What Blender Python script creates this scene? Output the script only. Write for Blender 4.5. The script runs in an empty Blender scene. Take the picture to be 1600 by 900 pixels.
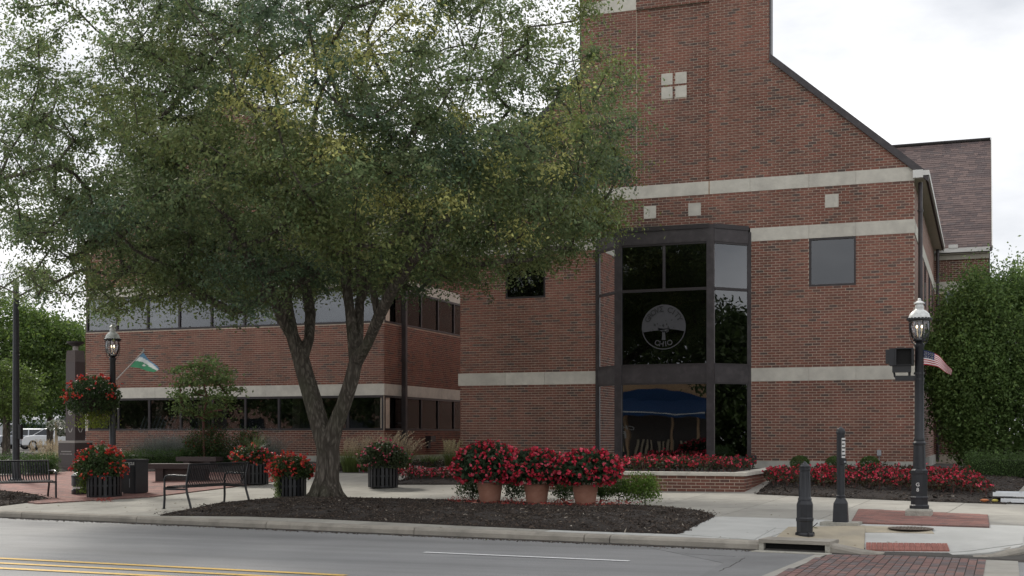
import bpy, bmesh, math, random
import numpy as np
from mathutils import Vector, Matrix
random.seed(7); RNG = np.random.default_rng(7)
R = math.radians
SC = bpy.context.scene
COL = SC.collection

# ------------------------------------------------------------------ camera
cam_d = bpy.data.cameras.new('camera'); cam = bpy.data.objects.new('camera', cam_d); COL.objects.link(cam)
TH = 0.3568; F = 1980.0; HZ = 682.0; CZ = 1.6
cam.location = (0, 0, CZ); cam.rotation_euler = (R(90), 0, TH)
cam_d.sensor_width = 36; cam_d.lens = 36 * F / 1600
cam_d.shift_y = (HZ - 450) / 1600
cam_d.clip_start = 0.1; cam_d.clip_end = 3000
SC.camera = cam

# ------------------------------------------------------------------ sky, sun, exposure
SUN_AZ, SUN_EL = R(-52), R(40)          # from behind the building, to its left
W = bpy.data.worlds.new('World'); SC.world = W; W.use_nodes = True
nt = W.node_tree; nt.nodes.clear()
o_ = nt.nodes.new('ShaderNodeOutputWorld'); bg = nt.nodes.new('ShaderNodeBackground'); bg.inputs[1].default_value = 0.1
sky = nt.nodes.new('ShaderNodeTexSky'); sky.sky_type = 'NISHITA'; sky.sun_disc = False
sky.sun_elevation = SUN_EL; sky.sun_rotation = SUN_AZ; sky.air_density = 1; sky.dust_density = 2
tc = nt.nodes.new('ShaderNodeTexCoord')
mp = nt.nodes.new('ShaderNodeMapping'); mp.inputs['Scale'].default_value = (1.6, 1.6, 4.2); mp.inputs['Location'].default_value = (.35, .2, .1)
n1 = nt.nodes.new('ShaderNodeTexNoise'); n1.inputs['Scale'].default_value = 1.5; n1.inputs['Detail'].default_value = 7; n1.inputs['Roughness'].default_value = .55
cr = nt.nodes.new('ShaderNodeValToRGB')
cr.color_ramp.elements[0].position = .36; cr.color_ramp.elements[0].color = (4.4, 4.55, 4.85, 1)
cr.color_ramp.elements[1].position = .60; cr.color_ramp.elements[1].color = (7.8, 7.8, 7.85, 1)
mx = nt.nodes.new('ShaderNodeMix'); mx.data_type = 'RGBA'; mx.inputs[0].default_value = .97
L = nt.links.new
L(tc.outputs['Generated'], mp.inputs[0]); L(mp.outputs[0], n1.inputs['Vector']); L(n1.outputs[0], cr.inputs[0])
L(sky.outputs[0], mx.inputs[6]); L(cr.outputs[0], mx.inputs[7]); L(mx.outputs[2], bg.inputs[0]); L(bg.outputs[0], o_.inputs[0])
sd = bpy.data.lights.new('sun', 'SUN'); sun = bpy.data.objects.new('sun', sd); COL.objects.link(sun)
sd.energy = 1.9; sd.angle = R(7); sd.color = (1, .95, .86)
sv = Vector((math.sin(SUN_AZ) * math.cos(SUN_EL), math.cos(SUN_AZ) * math.cos(SUN_EL), math.sin(SUN_EL)))
sun.rotation_euler = sv.to_track_quat('Z', 'Y').to_euler()
SC.view_settings.view_transform = 'Standard'; SC.view_settings.look = 'None'
SC.view_settings.exposure = 0.76; SC.view_settings.gamma = 1

# ------------------------------------------------------------------ survey helpers (measured from the photograph)
ct, st = math.cos(TH), math.sin(TH)
def ray(x, y):
    u = (x - 800) / F
    return (u * ct - st, u * st + ct, -(y - HZ) / F)
def atz(x, y, z):
    d = ray(x, y); t = (z - CZ) / d[2]; return (d[0] * t, d[1] * t, z)
def atY(x, y, Y):
    d = ray(x, y); t = Y / d[1]; return (d[0] * t, Y, CZ + d[2] * t)
def proj(p):
    xr = p[0] * ct + p[1] * st; zc = -p[0] * st + p[1] * ct
    return 800 + F * xr / zc, HZ - F * (p[2] - CZ) / zc, zc
KX0, KY0, KM = -18.0, 19.9, -0.1346                 # kerb line
KN = 1 / math.sqrt(1 + KM * KM)
KD = Vector((KN, KM * KN)); KP = Vector((-KM * KN, KN))   # along / across
def sd_of(x, y): v = Vector((x - KX0, y - KY0)); return v.dot(KD), v.dot(KP)
def xy_of(s, d): v = Vector((KX0, KY0)) + KD * s + KP * d; return v.x, v.y
def gz_sd(s, d):
    if d < 0: return 0.0
    z = .13 + .035 * min(d, 6) + .05 * max(0, min(d - 6, 7.2))
    if d < 2.2 and 15.2 < s < 18.6:                   # dropped kerb
        e = min(1, (s - 15.2) / .7, (18.6 - s) / .9); low = .02 + (z - .02) * (d / 2.2)
        z = z * (1 - e) + low * e
    return z
def gz(x, y): return gz_sd(*sd_of(x, y))
def G(px, py):
    z = .2
    for _ in range(40): p = atz(px, py, z); z = .55 * z + .45 * gz(p[0], p[1])
    return Vector((p[0], p[1], z))

# ------------------------------------------------------------------ materials
def mat(name): 
    m = bpy.data.materials.new(name); m.use_nodes = True; m.node_tree.nodes.clear(); return m
def simple(name, col, rough=.6, metal=0, noise=0.0, nscale=8.0, bump=0.0, bscale=60.0, spec=.5, objrand=0.0, col2=None, coat=0, stain=None):
    """principled with noise variation of colour between col and col2, fine bump"""
    m = mat(name); t = m.node_tree; N = t.nodes.new; K = t.links.new
    o = N('ShaderNodeOutputMaterial'); p = N('ShaderNodeBsdfPrincipled'); K(p.outputs[0], o.inputs[0])
    p.inputs['Roughness'].default_value = rough; p.inputs['Metallic'].default_value = metal
    p.inputs['Specular IOR Level'].default_value = spec; p.inputs['Coat Weight'].default_value = coat
    tc = N('ShaderNodeTexCoord')
    c2 = col2 if col2 else tuple(min(1, c * (1 + noise)) for c in col); c1 = col if col2 else tuple(c * (1 - noise) for c in col)
    ns = N('ShaderNodeTexNoise'); ns.inputs['Scale'].default_value = nscale; ns.inputs['Detail'].default_value = 6; ns.inputs['Roughness'].default_value = .65
    K(tc.outputs['Object'], ns.inputs['Vector'])
    r = N('ShaderNodeValToRGB'); r.color_ramp.elements[0].position = .32; r.color_ramp.elements[1].position = .68
    r.color_ramp.elements[0].color = (*c1, 1); r.color_ramp.elements[1].color = (*c2, 1); K(ns.outputs[0], r.inputs[0])
    out = r.outputs[0]
    if stain:
        n3 = N('ShaderNodeTexNoise'); n3.inputs['Scale'].default_value = stain[1]; n3.inputs['Detail'].default_value = 8; K(tc.outputs['Object'], n3.inputs['Vector'])
        r3 = N('ShaderNodeValToRGB'); r3.color_ramp.elements[0].position = .5; r3.color_ramp.elements[1].position = .72
        r3.color_ramp.elements[0].color = (0, 0, 0, 1); r3.color_ramp.elements[1].color = (stain[2],) * 3 + (1,); K(n3.outputs[0], r3.inputs[0])
        x = N('ShaderNodeMix'); x.data_type = 'RGBA'; K(r3.outputs[0], x.inputs[0]); K(out, x.inputs[6]); x.inputs[7].default_value = (*stain[0], 1); out = x.outputs[2]
    if objrand:
        oi = N('ShaderNodeObjectInfo'); mr = N('ShaderNodeMapRange'); mr.inputs[3].default_value = 1 - objrand; mr.inputs[4].default_value = 1 + objrand
        K(oi.outputs['Random'], mr.inputs[0]); v = N('ShaderNodeVectorMath'); v.operation = 'SCALE'; K(out, v.inputs[0]); K(mr.outputs[0], v.inputs['Scale']); out = v.outputs[0]
    K(out, p.inputs['Base Color'])
    if bump:
        b = N('ShaderNodeBump'); b.inputs['Strength'].default_value = bump; b.inputs['Distance'].default_value = .02
        n2 = N('ShaderNodeTexNoise'); n2.inputs['Scale'].default_value = bscale; n2.inputs['Detail'].default_value = 4; K(tc.outputs['Object'], n2.inputs['Vector'])
        K(n2.outputs[0], b.inputs['Height']); K(b.outputs[0], p.inputs['Normal'])
    return m
def ramp_random(name, stops, rough=.85, single=False, weather=.25, wscale=.35, bump=.3, bscale=90, streak=False):
    """colour picked per piece: per mesh island, or per object when single"""
    m = mat(name); t = m.node_tree; N = t.nodes.new; K = t.links.new
    o = N('ShaderNodeOutputMaterial'); p = N('ShaderNodeBsdfPrincipled'); K(p.outputs[0], o.inputs[0]); p.inputs['Roughness'].default_value = rough
    p.inputs['Specular IOR Level'].default_value = .3
    r = N('ShaderNodeValToRGB'); r.color_ramp.interpolation = 'CONSTANT'
    while len(r.color_ramp.elements) < len(stops): r.color_ramp.elements.new(.5)
    for e, (po, c) in zip(r.color_ramp.elements, stops): e.position = po; e.color = (*c, 1)
    if single: s = N('ShaderNodeObjectInfo'); K(s.outputs['Random'], r.inputs[0])
    else: s = N('ShaderNodeNewGeometry'); K(s.outputs['Random Per Island'], r.inputs[0])
    g = N('ShaderNodeNewGeometry')
    ns = N('ShaderNodeTexNoise'); ns.inputs['Scale'].default_value = wscale; ns.inputs['Detail'].default_value = 8; ns.inputs['Roughness'].default_value = .6; K(g.outputs['Position'], ns.inputs['Vector'])
    mr = N('ShaderNodeMapRange'); mr.inputs[1].default_value = .3; mr.inputs[2].default_value = .7; mr.inputs[3].default_value = 1 - weather; mr.inputs[4].default_value = 1 + weather
    K(ns.outputs[0], mr.inputs[0])
    n4 = N('ShaderNodeTexNoise'); n4.inputs['Scale'].default_value = 40 if streak else 90; n4.inputs['Detail'].default_value = 5; K(g.outputs['Position'], n4.inputs['Vector'])
    mr2 = N('ShaderNodeMapRange'); mr2.inputs[1].default_value = .3; mr2.inputs[2].default_value = .7; mr2.inputs[3].default_value = .78; mr2.inputs[4].default_value = 1.22; K(n4.outputs[0], mr2.inputs[0])
    mm = N('ShaderNodeMath'); mm.operation = 'MULTIPLY'; K(mr.outputs[0], mm.inputs[0]); K(mr2.outputs[0], mm.inputs[1])
    mpz = N('ShaderNodeMapping'); mpz.inputs['Scale'].default_value = (1.7, 1.7, .22); K(g.outputs['Position'], mpz.inputs[0]); n5 = N('ShaderNodeTexNoise'); n5.inputs['Scale'].default_value = 1.0; n5.inputs['Detail'].default_value = 7; K(mpz.outputs[0], n5.inputs['Vector'])
    mr5 = N('ShaderNodeMapRange'); mr5.inputs[1].default_value = .42; mr5.inputs[2].default_value = .70; mr5.inputs[3].default_value = 1.05 if streak else 1; mr5.inputs[4].default_value = .80 if streak else 1; K(n5.outputs[0], mr5.inputs[0]); m5 = N('ShaderNodeMath'); m5.operation = 'MULTIPLY'; K(mm.outputs[0], m5.inputs[0]); K(mr5.outputs[0], m5.inputs[1]); mm = m5
    v = N('ShaderNodeVectorMath'); v.operation = 'SCALE'; K(r.outputs[0], v.inputs[0]); K(mm.outputs[0], v.inputs['Scale']); K(v.outputs[0], p.inputs['Base Color'])
    b = N('ShaderNodeBump'); b.inputs['Strength'].default_value = bump; b.inputs['Distance'].default_value = .01
    n2 = N('ShaderNodeTexNoise'); n2.inputs['Scale'].default_value = bscale; K(g.outputs['Position'], n2.inputs['Vector']); K(n2.outputs[0], b.inputs['Height']); K(b.outputs[0], p.inputs['Normal'])
    return m
def leafmat(name, trans=.45, rough=.55, gain=1.0):
    m = mat(name); t = m.node_tree; N = t.nodes.new; K = t.links.new
    o = N('ShaderNodeOutputMaterial'); p = N('ShaderNodeBsdfPrincipled'); p.inputs['Roughness'].default_value = rough; p.inputs['Specular IOR Level'].default_value = .35
    a = N('ShaderNodeAttribute'); a.attribute_name = 'Col'
    tr = N('ShaderNodeBsdfTranslucent'); mi = N('ShaderNodeMixShader'); mi.inputs[0].default_value = trans
    K(a.outputs['Color'], p.inputs['Base Color']); K(a.outputs['Color'], tr.inputs[0]); K(p.outputs[0], mi.inputs[1]); K(tr.outputs[0], mi.inputs[2]); K(mi.outputs[0], o.inputs[0])
    return m
def glassmat(name, tint, refl=.10, rough=.01, ior=1.45):
    m = mat(name); t = m.node_tree; N = t.nodes.new; K = t.links.new
    o = N('ShaderNodeOutputMaterial'); tr = N('ShaderNodeBsdfTransparent'); tr.inputs[0].default_value = (*tint, 1)
    gl = N('ShaderNodeBsdfGlossy'); gl.inputs['Roughness'].default_value = rough; gl.inputs[0].default_value = (.95, .97, 1, 1)
    fr = N('ShaderNodeFresnel'); fr.inputs[0].default_value = ior
    g = N('ShaderNodeNewGeometry'); tc = N('ShaderNodeTexNoise'); tc.inputs['Scale'].default_value = .9; K(g.outputs['Position'], tc.inputs['Vector'])
    b = N('ShaderNodeBump'); b.inputs['Strength'].default_value = .04; b.inputs['Distance'].default_value = .05; K(tc.outputs[0], b.inputs['Height']); K(b.outputs[0], gl.inputs['Normal'])
    a = N('ShaderNodeMath'); a.operation = 'ADD'; a.inputs[1].default_value = refl; K(fr.outputs[0], a.inputs[0])
    mi = N('ShaderNodeMixShader'); K(a.outputs[0], mi.inputs[0]); K(tr.outputs[0], mi.inputs[1]); K(gl.outputs[0], mi.inputs[2]); K(mi.outputs[0], o.inputs[0])
    return m
def emis(name, col, s):
    m = mat(name); t = m.node_tree; o = t.nodes.new('ShaderNodeOutputMaterial'); e = t.nodes.new('ShaderNodeEmission'); e.inputs[0].default_value = (*col, 1); e.inputs[1].default_value = s; t.links.new(e.outputs[0], o.inputs[0]); return m
def wallbrick(name):
    m = mat(name); t = m.node_tree; N = t.nodes.new; K = t.links.new
    o = N('ShaderNodeOutputMaterial'); p = N('ShaderNodeBsdfPrincipled'); p.inputs['Roughness'].default_value = .85; K(p.outputs[0], o.inputs[0])
    tc = N('ShaderNodeTexCoord'); sp = N('ShaderNodeSeparateXYZ'); K(tc.outputs['Object'], sp.inputs[0]); ad = N('ShaderNodeMath'); ad.operation = 'ADD'; K(sp.outputs[0], ad.inputs[0]); K(sp.outputs[1], ad.inputs[1])
    cb = N('ShaderNodeCombineXYZ'); K(ad.outputs[0], cb.inputs[0]); K(sp.outputs[2], cb.inputs[1])
    br = N('ShaderNodeTexBrick'); K(cb.outputs[0], br.inputs['Vector']); br.inputs['Scale'].default_value = 1; br.inputs['Brick Width'].default_value = .2032; br.inputs['Row Height'].default_value = .0677
    br.inputs['Mortar Size'].default_value = .006; br.inputs['Color1'].default_value = (.24, .10, .075, 1); br.inputs['Color2'].default_value = (.16, .085, .068, 1); br.inputs['Mortar'].default_value = (.46, .385, .315, 1)
    K(br.outputs[0], p.inputs['Base Color']); return m

BR = [(0, (.255, .108, .078)), (.20, (.225, .102, .076)), (.38, (.255, .115, .086)), (.52, (.205, .098, .076)), (.66, (.26, .108, .080)), (.78, (.165, .092, .076)), (.88, (.125, .084, .074)), (.93, (.28, .135, .10))]
BR = [(p_, tuple(v_ * .86 for v_ in c_)) for p_, c_ in BR]
M = dict(
    brick=ramp_random('fired_brick', BR, streak=True), brick1=ramp_random('fired_brick_single', BR, single=True, streak=True),
    mortar=simple('mortar', (.60, .51, .42), .95, noise=.15, nscale=3, bump=.3),
    limestone=simple('limestone', (.56, .53, .465), .8, noise=.10, nscale=5, bump=.15, bscale=50, objrand=.06, stain=((.33, .31, .28), 1.6, .45)),
    basestone=simple('base_stone', (.42, .41, .37), .85, noise=.12, nscale=3, bump=.2, stain=((.2, .19, .17), 2, .6)),
    bronze=simple('dark_bronze_metal', (.040, .034, .036), .42, .25, noise=.12, nscale=2, spec=.5),
    bronze2=simple('bronze_fascia', (.052, .045, .048), .45, .25, noise=.2, nscale=3, stain=((.09, .08, .08), 6, .5)),
    black=simple('black_paint', (.014, .015, .018), .38, .0, noise=.2, nscale=12, bump=.05),
    char=simple('charcoal_paint', (.015, .0165, .021), .42, noise=.25, nscale=10, bump=.08, bscale=80),
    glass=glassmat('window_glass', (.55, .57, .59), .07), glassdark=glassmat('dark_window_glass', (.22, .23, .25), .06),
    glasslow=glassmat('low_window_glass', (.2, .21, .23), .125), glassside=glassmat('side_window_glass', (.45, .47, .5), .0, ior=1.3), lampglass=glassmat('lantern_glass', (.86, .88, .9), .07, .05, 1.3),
    white=simple('white_enamel', (.68, .69, .68), .35, noise=.08, nscale=10, stain=((.3, .3, .28), 12, .6)),
    gutter=simple('white_gutter', (.66, .65, .62), .5, noise=.08, nscale=3),
    soffit=simple('soffit', (.42, .39, .33), .7, noise=.08),
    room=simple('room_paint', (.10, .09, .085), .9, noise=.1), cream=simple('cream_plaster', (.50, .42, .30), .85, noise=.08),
    blind=simple('blind_sky_panel', (.62, .62, .60), .8, noise=.06), stripe=simple('striped_blind', (.40, .42, .45), .8, noise=.06),
    asphalt=simple('asphalt', (.165, .167, .172), .85, noise=.16, nscale=1.1, bump=.7, bscale=140, stain=((.125, .127, .13), .35, .6)),
    asphalt2=simple('aged_asphalt', (.205, .205, .205), .85, noise=.1, nscale=1.5, bump=.6, bscale=140, stain=((.12, .12, .12), .6, .6)),
    yellow=simple('yellow_paint', (.62, .40, .10), .7, noise=.1, nscale=30, stain=((.2, .17, .12), 25, .75)),
    whitepaint=simple('white_paint', (.72, .72, .72), .7, noise=.06, nscale=30, stain=((.3, .3, .3), 25, .6)),
    concrete=simple('concrete', (.33, .315, .28), .9, noise=.10, nscale=2.5, bump=.25, bscale=90, objrand=.09, stain=((.22, .21, .185), 1.1, .55)),
    newconc=simple('new_concrete', (.45, .45, .43), .88, noise=.07, nscale=2, bump=.2, bscale=90, objrand=.04, stain=((.33, .33, .31), 1.5, .4)),
    tanconc=simple('tan_concrete', (.38, .33, .245), .9, noise=.12, nscale=2, bump=.25, bscale=90, stain=((.26, .24, .2), 2.2, .5)),
    kerb=simple('kerb_concrete', (.30, .275, .235), .92, noise=.16, nscale=2.2, bump=.5, bscale=60, objrand=.08, stain=((.16, .15, .13), 3, .6)),
    padconc=simple('rough_pad_concrete', (.36, .345, .30), .95, noise=.2, nscale=9, bump=.8, bscale=40),
    soil=simple('dark_subsoil', (.06, .055, .05), 1, noise=.2), grassg=simple('lawn_ground', (.07, .10, .035), 1, noise=.3, nscale=.6),
    mulch=simple('mulch', (.034, .027, .023), 1, noise=.35, nscale=25, bump=1, bscale=60),
    chip=ramp_random('mulch_chip', [(0, (.038, .029, .024)), (.35, (.062, .046, .036)), (.6, (.028, .022, .018)), (.82, (.095, .070, .053)), (.95, (.17, .14, .11)), (.985, (.34, .30, .25))], weather=.1, bump=0),
    petal=ramp_random('fallen_petal', [(0, (.30, .03, .03)), (.4, (.18, .05, .035)), (.7, (.4, .08, .06)), (.9, (.45, .2, .15))], weather=.1, bump=0),
    paver=ramp_random('paver', [(0, (.16, .105, .095)), (.25, (.19, .11, .10)), (.45, (.125, .10, .10)), (.62, (.21, .125, .11)), (.8, (.145, .12, .12))], bscale=120, weather=.2),
    paver1=ramp_random('paver_single', [(0, (.16, .105, .095)), (.25, (.19, .11, .10)), (.45, (.125, .10, .10)), (.62, (.21, .125, .11)), (.8, (.145, .12, .12))], single=True, weather=.2),
    redp=ramp_random('red_paving_brick', [(0, (.225, .115, .098)), (.25, (.26, .13, .11)), (.5, (.20, .115, .10)), (.72, (.28, .145, .12)), (.88, (.175, .105, .095))], weather=.08),
    redp1=ramp_random('red_paving_brick_single', [(0, (.225, .115, .098)), (.25, (.26, .13, .11)), (.5, (.20, .115, .10)), (.72, (.28, .145, .12)), (.88, (.175, .105, .095))], single=True, weather=.08),
    redbase=simple('sand_joint', (.16, .10, .088), .95, noise=.2, nscale=12), tact=simple('tactile_brick', (.30, .125, .10), .85, noise=.15, nscale=10, bump=.2, objrand=.12),
    iron=simple('cast_iron', (.14, .11, .09), .7, .4, noise=.3, nscale=20, bump=.4),
    void=simple('dark_void', (.008, .008, .008), 1),
    terra=simple('terracotta', (.33, .155, .105), .85, noise=.10, nscale=5, bump=.15, bscale=70, stain=((.42, .27, .21), 5, .35)),
    granite=simple('polished_granite', (.06, .044, .043), .45, noise=.3, nscale=60, spec=.5), granite2=simple('rough_granite', (.09, .072, .068), .8, noise=.3, nscale=50, bump=.4),
    granitel=simple('light_granite', (.33, .30, .28), .7, noise=.15, nscale=60, bump=.2), emblem=simple('engraved_emblem', (.42, .40, .38), .7, noise=.1),
    
    bark2=simple('brown_bark', (.06, .045, .035), .95, noise=.3, nscale=8, bump=.6, bscale=30), stemred=simple('red_brown_bark', (.13, .055, .045), .8, noise=.2, nscale=12),
    leaf=leafmat('leaf'), flower=leafmat('petals', .3, .5), straw=leafmat('dry_plume', .3, .8),
    cloth=leafmat('flag_cloth', .4, .8), pole=simple('flag_pole', (.55, .54, .52), .4, noise=.05),
    bulb=emis('lamp_bulb', (1, .78, .45), 3.2), seal=simple('frosted_vinyl', (.058, .058, .064), .7, noise=.05), sealdark=simple('seal_dark', (.012, .012, .014), .6),
    siding=simple('white_siding', (.72, .74, .76), .7, noise=.04), roofg=simple('grey_roof', (.30, .31, .33), .85, noise=.1),
    awn=simple('blue_awning', (.012, .055, .155), .75, noise=.12), buff=simple('buff_wall', (.50, .33, .20), .9, noise=.12, nscale=6, bump=.3), lettering=simple('white_lettering', (.62, .62, .60), .6),
    sidebrick=wallbrick('side_wall_brick'),
    shingle=ramp_random('roof_shingle', [(0, (.115, .085, .082)), (.25, (.135, .098, .092)), (.5, (.095, .072, .072)), (.72, (.155, .112, .104)), (.88, (.105, .083, .082))], weather=.1),
    shingle1=ramp_random('roof_shingle_single', [(0, (.115, .085, .082)), (.25, (.135, .098, .092)), (.5, (.095, .072, .072)), (.72, (.155, .112, .104)), (.88, (.105, .083, .082))], single=True, weather=.1),
    carwhite=simple('white_car_paint', (.75, .76, .78), .25, coat=.6), carsilver=simple('silver_car_paint', (.35, .37, .40), .3, .5, coat=.6), carglass=simple('car_glass', (.02, .025, .03), .08), tyre=simple('tyre', (.02, .02, .02), .8), chrome=simple('rim_metal', (.5, .5, .5), .3, .9), redlens=simple('tail_lens', (.4, .02, .02), .3),
    plastic=simple('white_plastic', (.70, .72, .74), .4, noise=.05), orange=simple('orange_plastic', (.40, .12, .03), .5), yel=simple('yellow_plastic', (.5, .42, .10), .5), steel=simple('galvanised_steel', (.35, .36, .38), .45, .5), pink=simple('brick_wall_darkline', (.05, .04, .04), .8))

def barkmat():
    m = mat('bark'); t = m.node_tree; N = t.nodes.new; K = t.links.new
    o = N('ShaderNodeOutputMaterial'); p = N('ShaderNodeBsdfPrincipled'); p.inputs['Roughness'].default_value = .95; p.inputs['Specular IOR Level'].default_value = .2; K(p.outputs[0], o.inputs[0])
    g = N('ShaderNodeNewGeometry'); mp = N('ShaderNodeMapping'); mp.inputs['Scale'].default_value = (1, 1, .28); K(g.outputs['Position'], mp.inputs[0])
    v = N('ShaderNodeTexVoronoi'); v.inputs['Scale'].default_value = 17; n = N('ShaderNodeTexNoise'); n.inputs['Scale'].default_value = 22; n.inputs['Detail'].default_value = 8; n.inputs['Roughness'].default_value = .7
    n0 = N('ShaderNodeTexNoise'); n0.inputs['Scale'].default_value = 6; K(mp.outputs[0], n0.inputs['Vector']); ad = N('ShaderNodeVectorMath'); ad.operation = 'ADD'; sc = N('ShaderNodeVectorMath'); sc.operation = 'SCALE'; sc.inputs['Scale'].default_value = .22; K(n0.outputs['Color'], sc.inputs[0]); K(mp.outputs[0], ad.inputs[0]); K(sc.outputs[0], ad.inputs[1])
    K(ad.outputs[0], v.inputs['Vector']); K(ad.outputs[0], n.inputs['Vector'])
    mul = N('ShaderNodeMath'); mul.operation = 'MULTIPLY_ADD'; K(n.outputs[0], mul.inputs[0]); mul.inputs[1].default_value = .8; K(v.outputs[0], mul.inputs[2])
    r = N('ShaderNodeValToRGB'); r.color_ramp.elements[0].position = .45; r.color_ramp.elements[0].color = (.21, .185, .155, 1); r.color_ramp.elements[1].position = 1.0; r.color_ramp.elements[1].color = (.075, .064, .053, 1); K(mul.outputs[0], r.inputs[0])
    n3 = N('ShaderNodeTexNoise'); n3.inputs['Scale'].default_value = 1.6; n3.inputs['Detail'].default_value = 5; K(g.outputs['Position'], n3.inputs['Vector']); r3 = N('ShaderNodeValToRGB'); r3.color_ramp.elements[0].position = .48; r3.color_ramp.elements[1].position = .7; r3.color_ramp.elements[0].color = (0, 0, 0, 1); r3.color_ramp.elements[1].color = (.5, .5, .5, 1); K(n3.outputs[0], r3.inputs[0])
    x = N('ShaderNodeMix'); x.data_type = 'RGBA'; K(r3.outputs[0], x.inputs[0]); K(r.outputs[0], x.inputs[6]); x.inputs[7].default_value = (.095, .10, .065, 1); K(x.outputs[2], p.inputs['Base Color'])
    b = N('ShaderNodeBump'); b.inputs['Strength'].default_value = 1; b.inputs['Distance'].default_value = .05; b.invert = True; K(mul.outputs[0], b.inputs['Height']); K(b.outputs[0], p.inputs['Normal']); return m
M['bark'] = barkmat()
def roadmat():
    m = mat('road_asphalt'); t = m.node_tree; N = t.nodes.new; K = t.links.new
    o = N('ShaderNodeOutputMaterial'); p = N('ShaderNodeBsdfPrincipled'); p.inputs['Roughness'].default_value = .78; K(p.outputs[0], o.inputs[0]); g = N('ShaderNodeNewGeometry')
    def nz(sc, loc, det=6, rot=0.0, scale=1.0):
        mp = N('ShaderNodeMapping'); mp.vector_type = 'POINT'; mp.inputs['Rotation'].default_value = (0, 0, rot); mp.inputs['Scale'].default_value = sc; mp.inputs['Location'].default_value = loc; K(g.outputs['Position'], mp.inputs[0]); n = N('ShaderNodeTexNoise'); n.inputs['Scale'].default_value = scale; n.inputs['Detail'].default_value = det; n.inputs['Roughness'].default_value = .62; K(mp.outputs[0], n.inputs['Vector']); return n.outputs[0]
    def rng(s, a, b, c, d): r = N('ShaderNodeMapRange'); r.inputs[1].default_value = a; r.inputs[2].default_value = b; r.inputs[3].default_value = c; r.inputs[4].default_value = d; K(s, r.inputs[0]); return r.outputs[0]
    def mul(a, b): x = N('ShaderNodeMath'); x.operation = 'MULTIPLY'; K(a, x.inputs[0]); K(b, x.inputs[1]); return x.outputs[0]
    v = mul(rng(nz((.06, 1.3, 1), (3, 1, 0), 4, .134), .35, .65, .86, 1.12), rng(nz((.5, .9, 1), (7, 3, 0), 8), .3, .7, .88, 1.12))
    v = mul(v, rng(nz((60, 60, 60), (0, 0, 0), 3), .3, .7, .72, 1.28)); v = mul(v, rng(nz((.35, 5, 1), (1, 9, 0), 8, .134), .60, .72, 1.0, .82))
    c = N('ShaderNodeVectorMath'); c.operation = 'SCALE'; c.inputs[0].default_value = (.215, .215, .216); K(v, c.inputs['Scale']); K(c.outputs[0], p.inputs['Base Color'])
    b = N('ShaderNodeBump'); b.inputs['Strength'].default_value = .5; b.inputs['Distance'].default_value = .01; K(nz((130, 130, 130), (0, 0, 0), 3), b.inputs['Height']); K(b.outputs[0], p.inputs['Normal']); return m
M['asphalt'] = roadmat()
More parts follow.
